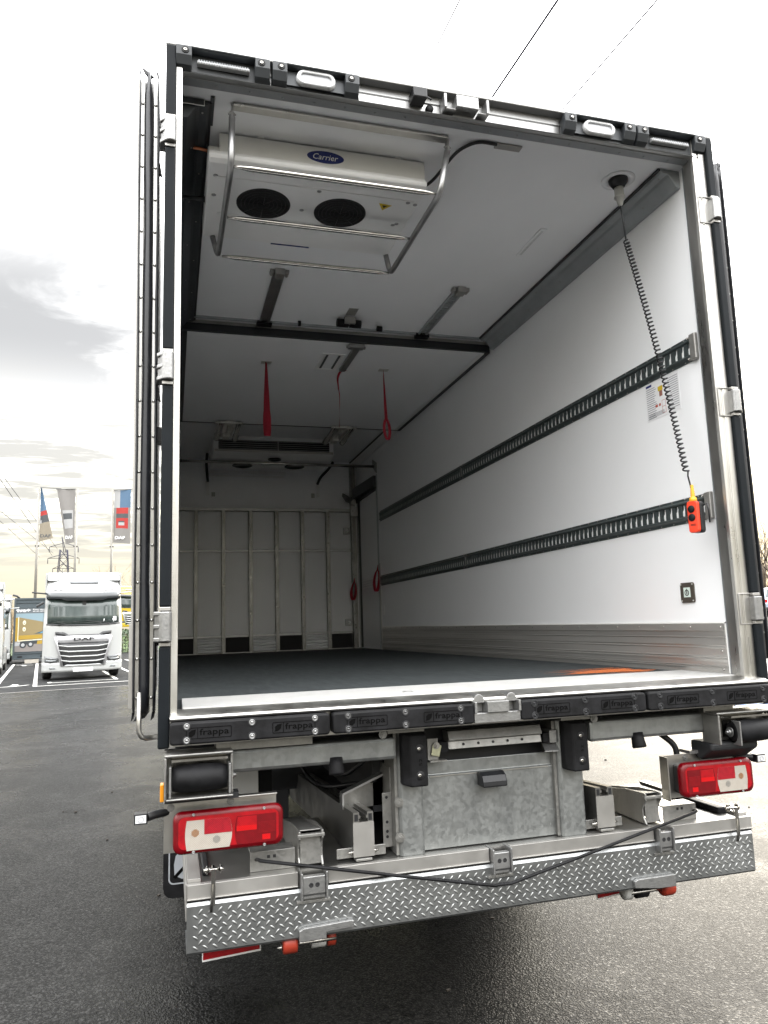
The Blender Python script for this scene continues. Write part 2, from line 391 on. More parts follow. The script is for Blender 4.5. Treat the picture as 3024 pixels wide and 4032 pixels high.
    def ring(self, c, axis, R, r, n=28, k=8, m=0):
        c = Vector(c); ax = Vector(axis).normalized(); u, w = ortho(ax)
        vs = []
        for i in range(n):
            a = 2 * math.pi * i / n; d = u * math.cos(a) + w * math.sin(a)
            for j in range(k):
                b = 2 * math.pi * j / k
                vs.append(c + d * (R + r * math.cos(b)) + ax * (r * math.sin(b)))
        fs = [(i * k + j, ((i + 1) % n) * k + j, ((i + 1) % n) * k + (j + 1) % k, i * k + (j + 1) % k) for i in range(n) for j in range(k)]
        return self.add(vs, fs, True, m)
    def disc(self, c, axis, r, n=24, m=0, sx=1.0, sy=1.0, u=None):
        c = Vector(c); ax = Vector(axis).normalized()
        if u is None: u, w = ortho(ax)
        else: u = Vector(u).normalized(); w = ax.cross(u)
        vs = [c + u * (r * sx * math.cos(2 * math.pi * i / n)) + w * (r * sy * math.sin(2 * math.pi * i / n)) for i in range(n)]
        return self.add(vs, [tuple(range(n))], False, m)
    def rivet(self, p, nrm, r=0.006, h=0.004, m=0):
        return self.lathe(p, nrm, [(r, 0), (r * 0.85, h * 0.6), (r * 0.4, h), (0.0, h * 1.05)], 8, m)
    def screw(self, p, nrm, r=0.01, m=0):
        return self.lathe(p, nrm, [(r, 0), (r, r * 0.5), (r * 0.75, r * 0.7), (r * 0.5, r * 0.7), (r * 0.45, r * 0.3), (0, r * 0.3)], 12, m)
    def nut(self, p, nrm, r=0.012, h=0.01, m=0):
        p = Vector(p); n = Vector(nrm).normalized()
        self.cyl(p, p + n * 0.003, r * 1.5, 14, m=m)
        self.cyl(p, p + n * h, r, 6, m=m)
        self.cyl(p, p + n * (h * 1.6), r * 0.5, 8, m=m)
        return self
    def quad(self, a, b, c, d, m=0): return self.add([a, b, c, d], [(0, 1, 2, 3)], False, m)
    def build(self, name, mats, parent=None, bevel=0.0, segs=2, label=None, cat=None, group=None, kind=None):
        me = bpy.data.meshes.new(name)
        me.from_pydata(self.v, [], self.f)
        me.polygons.foreach_set('use_smooth', self.s)
        me.polygons.foreach_set('material_index', self.m)
        for mm in (mats if isinstance(mats, (list, tuple)) else [mats]): me.materials.append(mm)
        b = bmesh.new(); b.from_mesh(me)
        bmesh.ops.remove_doubles(b, verts=b.verts, dist=1e-5)
        bmesh.ops.recalc_face_normals(b, faces=b.faces)
        b.to_mesh(me); b.free(); me.update()
        o = bpy.data.objects.new(name, me); COL.objects.link(o)
        if parent: o.parent = parent
        if bevel:
            md = o.modifiers.new('bevel', 'BEVEL'); md.width = bevel; md.segments = segs; md.limit_method = 'ANGLE'; md.angle_limit = rad(40)
            md.harden_normals = False
        if name in SMALL and kind is None: kind = 'stuff'
        tag(o, label, cat, group, kind)
        return o

def tag(o, label=None, cat=None, group=None, kind=None):
    if label: o['label'] = label
    if cat: o['category'] = cat
    if group: o['group'] = group
    if kind: o['kind'] = kind
    return o

def empty(name, loc=(0, 0, 0), rz=0.0, **kw):
    o = bpy.data.objects.new(name, None); COL.objects.link(o)
    o.location = loc; o.rotation_euler = (0, 0, rz); o.empty_display_size = 0.2
    return tag(o, **kw)

def copy_tree(o, parent=None):
    c = o.copy(); COL.objects.link(c); c.parent = parent
    for ch in list(o.children): copy_tree(ch, c)
    return c

def text(mb, s, org, ux, uz, h=None, w=None, depth=0.002, m=0, shear=0.0, weight=0.0, res=2):
    """flat lettering fitted to height h (of the whole string box) and/or width w, front face depth in front of the plane"""
    cu = bpy.data.curves.new('lettering', 'FONT'); cu.body = s; cu.size = 1.0; cu.shear = shear; cu.offset = weight; cu.resolution_u = res
    ob = bpy.data.objects.new('lettering', cu); COL.objects.link(ob)
    dg = bpy.context.evaluated_depsgraph_get(); dg.update()
    me = bpy.data.meshes.new_from_object(ob.evaluated_get(dg))
    vs = [v.co.copy() for v in me.vertices]; fs = [tuple(p.vertices) for p in me.polygons]
    bpy.data.objects.remove(ob); bpy.data.curves.remove(cu); bpy.data.meshes.remove(me)
    x0 = min(v.x for v in vs); x1 = max(v.x for v in vs); y0 = min(v.y for v in vs); y1 = max(v.y for v in vs)
    sy = (h / (y1 - y0)) if h else None; sx = (w / (x1 - x0)) if w else None
    sx = sx or sy; sy = sy or sx
    ux = Vector(ux).normalized(); uz = Vector(uz).normalized(); nn = ux.cross(uz)
    org = Vector(org) + nn * depth
    mb.add([org + ux * ((v.x - x0) * sx) + uz * ((v.y - y0) * sy) for v in vs], fs, False, m)
    return mb
X, Y, Z = Vector((1, 0, 0)), Vector((0, 1, 0)), Vector((0, 0, 1))

def rrect(x0, x1, z0, z1, r, n=5):
    out = []
    for (cx, cz, a0) in ((x1 - r, z1 - r, 0), (x0 + r, z1 - r, 90), (x0 + r, z0 + r, 180), (x1 - r, z0 + r, 270)):
        for i in range(n + 1):
            a = rad(a0 + 90.0 * i / n); out.append((cx + r * math.cos(a), cz + r * math.sin(a)))
    return out
# ================================================================== ground
g = MB(); g.quad((-400, -60, 0), (400, -60, 0), (400, 900, 0), (-400, 900, 0))
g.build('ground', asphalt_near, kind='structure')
def fl(t): return 1.345 - 0.0072 * max(0.0, t - 0.4)      # floor height, very slightly falling towards the front

# ================================================================== the refrigerated truck
T = empty('refrigerated_truck', (0, 0, 0), label='big refrigerated box truck seen from behind, doors folded open, chequer-plate tail lift stowed underneath', cat='truck')
def P(mb, name, m, parent=T, bevel=0.0, **kw): return mb.build(name, m, parent, bevel, **kw)
XL, XR, YF, ZC = -1.237, 1.21, 7.13, 3.86
# --- box shell
P(MB().box(1.21, 1.27, 0.075, 7.22, 1.24, 3.90), 'side_wall', grp_white, label='right inner wall, white smooth lining')
P(MB().box(-1.27, -1.238, 0.075, 7.22, 1.24, 3.90), 'side_wall', grp_white)
P(MB().box(-1.2375, 1.2095, 0.066, 7.22, 3.861, 3.955), 'ceiling', grp_white)
P(MB().box(-1.2375, 1.2095, 7.131, 7.22, 1.24, 3.8605), 'front_wall', grp_white)
fb = MB(); fb.add([(-1.2375, 0.43, 1.345), (1.2095, 0.43, 1.345), (1.2095, 7.1305, fl(7.13)), (-1.2375, 7.1305, fl(7.13)), (-1.2375, 0.43, 1.23), (1.2095, 0.43, 1.23), (1.2095, 7.1305, 1.23), (-1.2375, 7.1305, 1.23)], [(0, 1, 2, 3), (7, 6, 5, 4), (0, 4, 5, 1), (1, 5, 6, 2), (2, 6, 7, 3), (3, 7, 4, 0)])
flo = P(fb, 'floor', floor_grey)
om = MB()          # sprayed warning mark, scuffed
random.seed(3)
for k in range(26):
    yy = 0.475 + 0.42 * random.random(); xa = 0.50 + 0.25 * random.random() + (yy - .45) * .2; xb = 1.0 + 0.15 * random.random()
    hw = 0.0025 + 0.006 * random.random() * (1 - abs(yy - 0.66) / 0.3)
    z = fl(yy) + 0.003
    om.add([(xa, yy, z), (xb, yy - hw, z), (xb, yy + hw, z)], [(0, 1, 2)])
for (a, b, c_) in ((0.62, 1.13, 0.60), (0.66, 1.12, 0.65), (0.72, 1.10, 0.69), (0.95, 1.14, 0.56)):
    z = fl(c_) + 0.0032
    om.add([(a, c_ - 0.012, z), (b - .04, c_ - 0.02, z), (b, c_, z), (b - .1, c_ + 0.018, z), (a + .1, c_ + 0.012, z)], [(0, 1, 2, 3, 4)])
P(om, 'painted_mark', orange_paint, flo)
th = MB(); ys = 0.057
while ys < 0.42:           # ribbed aluminium threshold
    th.box(-1.215, 1.195, ys, min(ys + 0.052, 0.43), 1.30, 1.345)
    for q in (0.010, 0.026, 0.042): th.box(-1.215, 1.195, ys + q - .004, ys + q + .004, 1.345, 1.350)
    ys += 0.0545
tho = P(th, 'threshold_plate', mat('bright_ribbed_aluminium', (0.55, 0.55, 0.54), 0.42, 0.35, var=0.05, vscale=10))
P(MB().lathe((-0.33, 0.15, 1.348), (0, 0, 1), [(0.022, 0), (0.022, 0.003), (0.015, 0.003), (0.014, 0.001), (0, 0.001)], 18), 'floor_bolt', steel, tho)
# --- sill and rear frame
sill = MB()
sill.yz([(0.058, 1.25), (0.058, 1.3455), (0.0, 1.340), (-0.045, 1.336), (-0.058, 1.331), (-0.062, 1.324), (-0.058, 1.317), (-0.045, 1.314), (-0.02, 1.314), (-0.02, 1.225), (0.03, 1.225)], -1.262, 1.262)
sillo = P(sill, 'rear_sill', steel, bevel=0.003)
posts = []
for s, xi, xo in ((-1, -1.237, -1.262), (1, 1.192, 1.262)):
    a, b = sorted((xi, xo)); pm = MB()
    if s < 0:
        pm.box(a, b, 0.0, 0.075, 1.336, 3.965)
    else:
        pm.xy([(1.192, 0.02), (1.196, 0.004), (1.204, 0.0), (1.217, 0.0), (1.220, 0.006), (1.226, 0.006), (1.229, 0.0), (1.262, 0.0), (1.262, 0.075), (1.192, 0.075)], 1.336, 3.965)
        pm.box(1.225, 1.229, -0.004, 0.0, 3.60, 3.86); pm.box(1.232, 1.236, -0.005, 0.0, 1.40, 1.52)
    po = P(pm, 'rear_post', steel, bevel=0.002); posts.append(po)
    rm = MB()              # grey riveted reveal just inside the post
    if s > 0:
        rm.box(1.205, 1.2098, 0.0205, 0.098, 1.346, 3.858)
        zz = 1.42
        while zz < 3.85: rm.rivet((1.205, 0.062, zz), (-1, 0, 0), 0.0055, 0.004); zz += 0.134
    else:
        rm.box(-1.2379, -1.2372, 0.0755, 0.098, 1.346, 3.858)
    P(rm, 'frame_reveal', reveal_grey)
    st = MB(); zs = [1.22, 1.572, 1.713, 2.538, 2.679, 3.512, 3.648, 3.962]
    for i in range(0, 8, 2):
        x0, x1 = (-1.302, -1.2625) if s < 0 else (1.2625, 1.302)
        st.box(x0, x1, -0.018, 0.055, zs[i], zs[i + 1])
    P(st, 'edge_strip', rubber_strip, po, bevel=0.006)
P(MB().box(1.2045, 1.2085, 0.0985, 0.108, 1.35, 1.585).box(1.2045, 1.2085, 0.0985, 5.95, 1.578, 1.586), 'sealant_bead', sealant)
hd = MB()
hd.yz([(0.075, 3.859), (0.075, 3.966), (0.03, 3.966), (0.03, 3.93), (0.036, 3.925), (0.036, 3.876), (0.012, 3.868), (0.004, 3.866), (0.0, 3.862), (0.004, 3.8585), (0.02, 3.8575)], -1.2615, 1.2615)
hdo = P(hd, 'header_beam', mat('grey_header_steel', (0.42, 0.42, 0.415), 0.4, 0.9, var=0.12, vscale=6, stretch=(0.2, 1, 1), rvar=0.08))
P(MB().box(-1.304, 1.304, -0.012, 7.3, 3.9665, 3.984), 'roof_edge', white_body, hdo, bevel=0.004)
rv = MB().box(-1.236, 1.192, 0.0208, 0.0655, 3.853, 3.8572)
for k in range(18): rv.rivet((-1.10 + 0.1365 * k, 0.047, 3.853), (0, 0, -1), 0.0055, 0.004)
P(rv, 'frame_reveal', reveal_grey)
# --- outer body behind the frame
P(MB().box(-1.275, -1.2705, 0.076, 7.3, 1.22, 3.966).box(1.2705, 1.275, 0.076, 7.3, 1.22, 3.966).box(-1.27, 1.27, 7.221, 7.3, 1.22, 3.966).box(-1.27, 1.27, 0.077, 7.22, 3.956, 3.966), 'outer_skin', white_body)
# --- header lamp modules
def lamp_module(x0, x1, kind):
    mb = MB(); zt, zb = 3.962, 3.872; y0 = -0.028
    mb.xz([(x0, zb), (x1, zb), (x1, zt - .012), (x1 - .012, zt), (x0 + .012, zt), (x0, zt - .012)], 0.012, 0.0295)     # back plate
    mb.yz([(-0.028, 3.962), (0.012, 3.962), (0.012, 3.952), (-0.022, 3.952)], x0 + 0.01, x1 - 0.01)                    # hood
    for (a, b) in ((x0, x0 + 0.062), (x1 - 0.062, x1)):
        mb.xz([(a, 3.918), (b, 3.918), (b, 3.962), (a, 3.962)], y0, 0.012)
        mb.yz([(0.012, 3.872), (0.012, 3.918), (y0, 3.918), (-0.012, 3.885)], a, b)
    o = P(mb, 'header_lamp', grey_housing, bevel=0.005)
    sc = MB()
    for xx in (x0 + 0.036, x1 - 0.036): sc.screw((xx, y0 - 0.0005, 3.938), (0, -1, 0), 0.0075)
    P(sc, 'screw', chrome, o)
    cs = MB()
    for xx in (x0 + 0.036, x1 - 0.036): cs.ring((xx, y0, 3.938), (0, 1, 0), 0.0125, 0.003, 20, 6)
    P(cs, 'screw_recess', dark_void, o)
    c_ = (x0 + x1) / 2
    if kind == 'strip':
        l = MB(); l.yz([(0.011, 3.899), (-0.008, 3.903), (-0.012, 3.912), (0.0, 3.922), (0.011, 3.922)], c_ - 0.105, c_ + 0.105)
        P(l, 'lens', lens_clear, o, bevel=0.002)
        dm = MB()
        for k in range(20): dm.box(c_ - 0.1 + k * 0.0103, c_ - 0.0995 + k * 0.0103 + .003, -0.0125, -0.004, 3.905, 3.918)
        P(dm, 'lens_rib', lens_grey_clear, o)
    else:
        P(MB().box(x0 + 0.045, x1 - 0.055, 0.004, 0.0118, 3.884, 3.948), 'lamp_plate', dark_profile, o)
        rim = MB(); out = rrect(c_ - 0.085, c_ + 0.085, 3.884, 3.953, 0.0345, 7); inn = rrect(c_ - 0.067, c_ + 0.067, 3.902, 3.938, 0.018, 7); n = len(out)
        vs = [(p[0], 0.003, p[1]) for p in out] + [(c_ + (p[0] - c_) * .96, -0.016, 3.9185 + (p[1] - 3.9185) * .93) for p in out] + [(p[0], -0.016, p[1]) for p in inn] + [(p[0], -0.010, p[1]) for p in inn]
        fs = []
        for q in range(3): fs += [(q * n + i, q * n + (i + 1) % n, (q + 1) * n + (i + 1) % n, (q + 1) * n + i) for i in range(n)]
        rim.add(vs, fs, True)
        P(rim, 'lamp_rim', lens_clear, o)
        P(MB().add([(p[0], -0.010, p[1]) for p in inn], [tuple(range(n))]), 'lens', lens_grey_clear, o)
    tx = MB(); text(tx, 'frappa', (c_ - 0.03, y0, 3.9535), X, Z, h=0.0065, w=0.06, depth=0.0006); P(tx, 'lettering', emboss, o)
    return o
lamp_module(-1.264, -0.887, 'strip'); lamp_module(-0.877, -0.505, 'oval'); lamp_module(0.482, 0.862, 'oval'); lamp_module(0.872, 1.2585, 'strip')
# --- rear-view camera block and upper latch keeper
cb = P(MB().box(-0.264, -0.2, -0.035, 0.035, 3.905, 3.952), 'camera_block', black_plastic, bevel=0.004)
P(MB().tube([(-0.205, -0.02, 3.917), (-0.19, -0.025, 3.911), (-0.178, -0.02, 3.907)], 0.004), 'cable', black_plastic, cb)
P(MB().lathe((-0.17, 0.035, 3.90), (0, -1, 0), [(0.018, 0), (0.018, 0.012), (0.012, 0.016), (0, 0.016)], 18), 'grommet', rubber, cb)
lk = MB().box(-0.06, 0.045, -0.03, 0.036, 3.892, 3.95)
for xx in (-0.118, 0.085): lk.box(xx, xx + .012, -0.028, 0.036, 3.882, 3.95)
lk.box(-0.118, 0.097, 0.024, 0.0355, 3.882, 3.95).box(-0.118, -0.06, -0.02, 0.03, 3.880, 3.886).box(0.045, 0.097, -0.02, 0.03, 3.880, 3.886)
lko = P(lk, 'latch_keeper', cast, bevel=0.003, label='upper latch keeper on the header beam')
tx = MB(); text(tx, 'frappa', (-0.05, -0.03, 3.935), X, Z, h=0.009, w=0.045, depth=0.0008); P(tx, 'lettering', steel_dark, lko)
# lower keeper in the sill
lk = MB().box(-0.137, 0.057, -0.078, -0.0205, 1.238, 1.2755).box(-0.085, 0.006, -0.088, -0.021, 1.2758, 1.318)
for xx in (-0.137, 0.047): lk.box(xx, xx + .01, -0.088, -0.021, 1.2758, 1.318)
lk.box(-0.127, -0.085, -0.034, -0.0212, 1.2758, 1.312).box(0.006, 0.047, -0.034, -0.0212, 1.2758, 1.312)
for xx in (-0.111, 0.0265):
    pts = [(xx + 0.024 * math.cos(rad(a)), 1.312 + 0.034 * math.sin(rad(a))) for a in range(0, 181, 20)]
    lk.prism([(p[0], -0.066, p[1]) for p in pts], (0, 0.085, 0))
lko = P(lk, 'latch_keeper', cast, bevel=0.002, label='lower latch keeper in the rear sill')
tx = MB(); text(tx, 'frappa', (-0.078, -0.088, 1.304), X, Z, h=0.009, w=0.04, depth=0.0008); P(tx, 'lettering', steel_dark, lko)
# --- hinges
def hinge(s, zc):
    mb = MB(); xo = 1.262 * s
    def bx(xa, xb, y0, y1, z0, z1): mb.box(min(xa * s, xb * s), max(xa * s, xb * s), y0, y1, z0, z1)
    bx(1.2625, 1.302, -0.022, 0.05, zc + 0.056, zc + 0.0695)
    bx(1.2625, 1.302, -0.022, 0.05, zc - 0.0695, zc - 0.056)
    bx(1.266, 1.298, 0.0, 0.045, zc - 0.056, zc + 0.056)
    if s > 0: mb.box(1.198, 1.2622, -0.006, -0.0005, zc - 0.072, zc - 0.066).box(1.198, 1.2622, -0.006, -0.0005, zc + 0.064, zc + 0.07).box(1.198, 1.204, -0.006, -0.0005, zc - 0.066, zc + 0.064)
    o = P(mb, 'hinge', alu_white, bevel=0.002)
    k = MB()
    pts = [(1.258, -0.03), (1.268, -0.042), (1.290, -0.042), (1.302, -0.030), (1.318, 0.0), (1.318, 0.03), (1.30, 0.045), (1.262, 0.045)]
    k.prism([(p[0] * s, p[1], zc - 0.053) for p in pts], (0, 0, 0.106))
    for dz in (-0.046, 0.0, 0.046): k.prism([(1.30 * s, -0.034, zc + dz - 0.008), (1.322 * s, -0.01, zc + dz - 0.008), (1.322 * s, 0.05, zc + dz - 0.008), (1.30 * s, 0.05, zc + dz - 0.008)], (0, 0, 0.016))
    P(k, 'knuckle', cast, o, bevel=0.004)
    if s > 0:
        tx = MB(); text(tx, 'frappa', (1.2615, -0.043, zc + 0.04), (0, 0, -1), (1, 0, 0), h=0.008, w=0.075, depth=0.0005); P(tx, 'lettering', steel_dark, o)
for zc in (1.6425, 2.6085, 3.58):
    hinge(-1, zc); hinge(1, zc)
# --- doors folded flat along the sides
def door(s):
    z0, z1, y0, y1 = 1.362, 3.845, 0.068, 1.26
    def q(a): return a * s
    def lean(o):            # the door stands slightly off plumb
        for v in o.data.vertices: v.co.x += s * (0.0056 * (v.co.z - 2.0) - 0.001)
        return o
    mb = MB(); a, b = sorted((q(1.326), q(1.3944))); mb.box(a, b, y0 + 0.008, y1, z0, z1)
    o = P(mb, 'door', white_body, bevel=0.003)
    sk = MB(); a, b = sorted((q(1.3945), q(1.404))); sk.box(a, b, y0 - 0.004, y1, 1.658, z1 + .004); a, b = sorted((q(1.3955), q(1.410))); sk.box(a, b, y0 - 0.006, y1, z0 - .006, 1.6575)
    P(sk, 'door_skin', alu_white, o, bevel=0.001)
    for xc in (1.382, 1.332):
        st = MB(); a, b = sorted((q(xc - 0.0060), q(xc + 0.0060))); st.box(a, b, y0 - 0.003, y0 + 0.0078, z0, z1)
        so_ = P(st, 'edge_profile', alu, o)
        r = MB(); zz = z0 + 0.03
        while zz < z1: r.rivet((q(xc), y0 - 0.003, zz), (0, -1, 0), 0.006, 0.005); zz += 0.138
        P(r, 'rivet', steel, so_)
    for xc, w, dp in ((1.3912, 0.0048, 0.02), (1.357, 0.0192, 0.028), (1.3225, 0.0058, 0.022)):
        gm = MB(); n = 26; vs = []; fs = []
        random.seed(int(xc * 1000))
        for i in range(n + 1):
            t = i / n; zz = z0 - 0.02 + (z1 + 0.045 - z0) * t
            wob = 0.0018 * math.sin(9 * t + xc * 50) + random.uniform(-.0006, .0006)
            ww = w * (1 - 0.55 * max(0, (t - 0.975) / 0.025)) * (1 + 0.1 * math.sin(23 * t))
            for (ax, ay) in ((-1, 0.012), (-0.8, -0.4 * dp), (-0.25, -dp), (0.3, -dp), (0.8, -0.4 * dp), (1, 0.012)):
                vs.append((q(xc + wob + ax * ww), y0 + ay, zz))
        for i in range(n):
            for j in range(5): fs.append((i * 6 + j, i * 6 + j + 1, (i + 1) * 6 + j + 1, (i + 1) * 6 + j))
        fs += [(0, 1, 2, 3, 4, 5), tuple(n * 6 + k for k in range(6))]
        gm.add(vs, fs, True)
        for zz, dirz in ((z0 - 0.02, -1), (z1 + 0.02, 1)):   # flared loose ends of the gasket
            gm.add([(q(xc - w), y0, zz), (q(xc + w), y0 - 0.012, zz), (q(xc + w * 1.8), y0 - 0.018, zz + dirz * 0.03), (q(xc - w * 0.2), y0 + 0.004, zz + dirz * 0.022), (q(xc), y0 + 0.02, zz)], [(0, 1, 2), (0, 2, 3), (1, 4, 2), (0, 3, 4), (2, 4, 3)])
        P(gm, 'gasket', gasket, o)
    rod = MB(); rod.tube([(q(1.372), y0 - 0.012, z0 + 0.05), (q(1.372), y0 - 0.02, 1.30), (q(1.371), y0 - 0.02, 1.275), (q(1.362), y0 - 0.02, 1.258), (q(1.348), y0 - 0.015, 1.252), (q(1.30), y0 + 0.03, 1.250)], 0.0095, 10)
    P(rod, 'locking_bar', steel, o)
    hb = MB()
    for zz in (2.38, 1.60): a, b = sorted((q(1.303), q(1.33))); hb.box(a, b, 0.10, 0.2, zz - 0.025, zz + 0.025)
    for zz in (2.5, 3.44): hb.prism([(q(1.305), 0.075, zz), (q(1.33), 0.075, zz + .02), (q(1.33), 0.075, zz + .1), (q(1.322), 0.075, zz + .1)], (0, 0.02, 0))
    P(hb, 'door_holder', black_plastic, o)
    for part in [o] + list(o.children_recursive): lean(part)
    return o
door(-1); door(1)
chassis_bolt = mat('dark_steel_bolt', (0.13, 0.13, 0.13), 0.45, 0.8)
# --- rubber bumpers with embossed lettering
def bumper(x0, x1):
    mb = MB().xz(rrect(x0, x1, 1.238, 1.3135, 0.012, 3), -0.085, -0.0205)
    o = P(mb, 'rubber_bumper', rubber, bevel=0.007)
    L = x1 - x0; c_ = (x0 + x1) / 2
    for xx in (x0 + 0.057, c_ - 0.0, x1 - 0.055):
        for zz in (1.3, 1.253):
            bo = MB(); bo.lathe((xx, -0.0846, zz), (0, -1, 0), [(0.0108, 0), (0.0105, 0.002), (0.0072, 0.002), (0.0068, 0.0005), (0.0045, 0.0005), (0.004, 0.003), (0.0, 0.003)], 14); P(bo, 'bolt', (black_plastic if x0 > -.5 else chassis_bolt) if x0 > -1 else steel_dark, o); P(MB().ring((xx, -.0848, zz), Y, .0128, .0026, 18, 5), 'bolt_recess', dark_void, o)
    for xc in (c_ - 0.148, c_ + 0.148):
        lo = MB()
        xa, xb, za, zb = xc - 0.077, xc + 0.077, 1.2565, 1.2945
        for (p, q_) in ((rrect(xa, xb, za, zb, 0.004, 2), rrect(xa + .0022, xb - .0022, za + .0022, zb - .0022, 0.003, 2)),):
            n = len(p); lo.add([(v[0], -0.0864, v[1]) for v in p] + [(v[0], -0.0864, v[1]) for v in q_], [(i, (i + 1) % n, n + (i + 1) % n, n + i) for i in range(n)])
        lo.box(xa + 0.038, xa + 0.04, -0.0866, -0.0852, za + .002, zb - .002)
        text(lo, 'frappa', (xa + 0.045, -0.085, za + 0.005), X, Z, h=0.028, w=0.1, depth=0.0016, weight=0.012)
        leaf = [(xa + .006, za + .006), (xa + .02, za + .008), (xa + .03, za + .016), (xa + .033, zb - .006), (xa + .018, zb - .008), (xa + .009, zb - .016), (xa + .010, za + .012)]
        lo.add([(p[0], -0.0863, p[1]) for p in leaf[:]], [tuple(range(7))])
        P(lo, 'lettering', emboss, o)
    return o
for a, b in ((-1.262, -0.703), (-0.692, -0.14), (0.058, 0.622), (0.632, 1.2615)): bumper(a, b)
# ================================================================== inside the box
slot_white = mat('bright_slot_metal', (0.82, 0.83, 0.82), 0.45)
# --- perforated load rails on the right wall
def load_rail(zb, zt, y0, y1):
    mb = MB(); xw, xf = 1.2095, 1.194
    # flanges and ridges
    prof = [(xw - 0.003, zt), (xw - 0.003, zt - 0.012), (xf - 0.003, zt - 0.022), (xf - 0.003, zt - 0.028), (xf + 0.004, zt - 0.033)]
    profb = [(xf + 0.004, zb + 0.033), (xf - 0.003, zb + 0.028), (xf - 0.003, zb + 0.022), (xw - 0.003, zb + 0.012), (xw - 0.003, zb)]
    for pr in (prof, profb):
        vs = [(p[0], y0, p[1]) for p in pr] + [(p[0], y1, p[1]) for p in pr]; n = len(pr)
        mb.add(vs, [(i, i + 1, n + i + 1, n + i) for i in range(n - 1)])
    mb.quad((xw, y0, zt), (xw, y1, zt), (xw - .003, y1, zt), (xw - .003, y0, zt)); mb.quad((xw, y0, zb), (xw, y1, zb), (xw - .003, y1, zb), (xw - .003, y0, zb))
    xx = xf + 0.004; za, zd = zb + 0.033, zt - 0.033
    ha, hb = (zb + zt) / 2 - 0.029, (zb + zt) / 2 + 0.029
    yy = y0; tong = MB(); hl = MB()
    while yy < y1 - 0.001:
        ye = min(yy + 0.05, y1); h0, h1 = yy + 0.0155, min(yy + 0.0345, ye)
        mb.quad((xx, yy, za), (xx, h0, za), (xx, h0, zd), (xx, yy, zd))
        mb.quad((xx, h1, za), (xx, ye, za), (xx, ye, zd), (xx, h1, zd))
        mb.quad((xx, h0, za), (xx, h1, za), (xx, h1, ha), (xx, h0, ha))
        mb.quad((xx, h0, hb), (xx, h1, hb), (xx, h1, zd), (xx, h0, zd))
        # pressed edges of the slot
        x2 = xw - 0.004
        mb.quad((xx, h0, ha), (x2, h0, ha), (x2, h0, hb), (xx, h0, hb)); mb.quad((xx, h1, ha), (x2, h1, ha), (x2, h1, hb), (xx, h1, hb))
        mb.quad((xx, h0, hb), (x2, h0, hb), (x2, h1, hb), (xx, h1, hb)); mb.quad((xx, h0, ha), (x2, h0, ha), (x2, h1, ha), (xx, h1, ha))
        m_ = (ha + hb) / 2
        tong.add([(xx + .0035, h0, hb - 0.002), (xx + .0035, h0 + 0.009, hb - 0.002), (xx + .0035, h0 + 0.009, m_ + 0.012), (xx + .0035, h1, m_ - 0.002), (xx + .0035, h1, ha + .002), (xx + .0035, h0 + .006, ha + .002), (xx + .0035, h0 + .006, m_ - .012), (xx + .0035, h0, m_ + 0.008)], [(0, 1, 2, 7), (7, 2, 3, 6), (6, 3, 4, 5)])
        yy += 0.05
    o = P(mb, 'load_rail', rail_green)
    P(tong, 'slot_backing', slot_white, o)
    rv = MB(); yy = y0 + 0.07
    while yy < y1:
        for zz in (zt - 0.006, zb + 0.006): rv.rivet((xw - 0.003, yy, zz), (-1, 0, 0), 0.004, 0.003)
        yy += 0.1 if yy < 3 else 0.2
    P(rv, 'rivet', alu_white, o)
    cp = MB(); cp.box(xf - 0.006, xw, y0 - 0.03, y0 + 0.012, zb - 0.002, zt + 0.002)
    for zz in (zb + 0.004, zt - 0.018): cp.box(xf, xw, y0 + 0.012, y0 + 0.035, zz, zz + 0.014)
    co = P(cp, 'rail_end_cap', alu_white, o, bevel=0.004)
    cs = MB()
    for zz in (zt - 0.011, zb + 0.011): cs.screw((xf - 0.0005, y0 + 0.026, zz), (-1, 0, 0), 0.006)
    text(cs, 'frappa', (xf - 0.006, y0 - 0.003, zb + 0.035), (0, 0, 1), (0, 1, 0), h=0.012, w=0.06, depth=-0.0006)
    P(cs, 'rail_screw', chrome, o)
    jm = MB(); yj = 3.19
    jm.box(xf - 0.004, xf + 0.003, yj, yj + 0.012, zb + 0.02, zt - 0.02)
    for zz in (zb + 0.006, zb + .014, zt - 0.006, zt - .014):
        for dy in (-0.03, 0.04): jm.rivet((xf, yj + dy, zz), (-1, 0, 0), 0.005, 0.004)
    P(jm, 'rail_joint', cast, o)
load_rail(2.862, 2.990, 0.135, 5.93); load_rail(2.072, 2.197, 0.135, 5.97)
# --- riveted kick plate
kp = MB(); zs = [1.346, 1.362, 1.372, 1.376, 1.380, 1.384, 1.40, 1.412, 1.418, 1.424, 1.43, 1.46, 1.466, 1.472, 1.478, 1.51, 1.514, 1.518, 1.54, 1.544, 1.578]
xs = [0, 0, 1, 0, 1, 0, 0, 1, 0, 1, 0, 0, 1, 0, 1, 0, 1, 0, 0, 2, 2]
def zk(y, z): return fl(y) + 0.001 + (z - 1.346) * (1.578 - fl(y)) / (1.578 - 1.346)
n = len(zs)
vs = [(1.2045 - 0.0032 * xs[i], 0.109, zk(0.109, zs[i])) for i in range(n)] + [(1.2045 - 0.0032 * xs[i], 5.98, zk(5.98, zs[i])) for i in range(n)]
kp.add(vs, [(i, i + 1, n + i + 1, n + i) for i in range(n - 1)])
kp.quad((1.2035, .109, 1.347), (1.2092, .109, 1.347), (1.2092, .109, 1.578), (1.2, .109, 1.578)); kp.quad((1.199, .109, 1.578), (1.2092, .109, 1.578), (1.2092, 5.98, 1.578), (1.199, 5.98, 1.578))
kpo = P(kp, 'kick_plate', steel_long)
rv = MB(); yy = 0.13
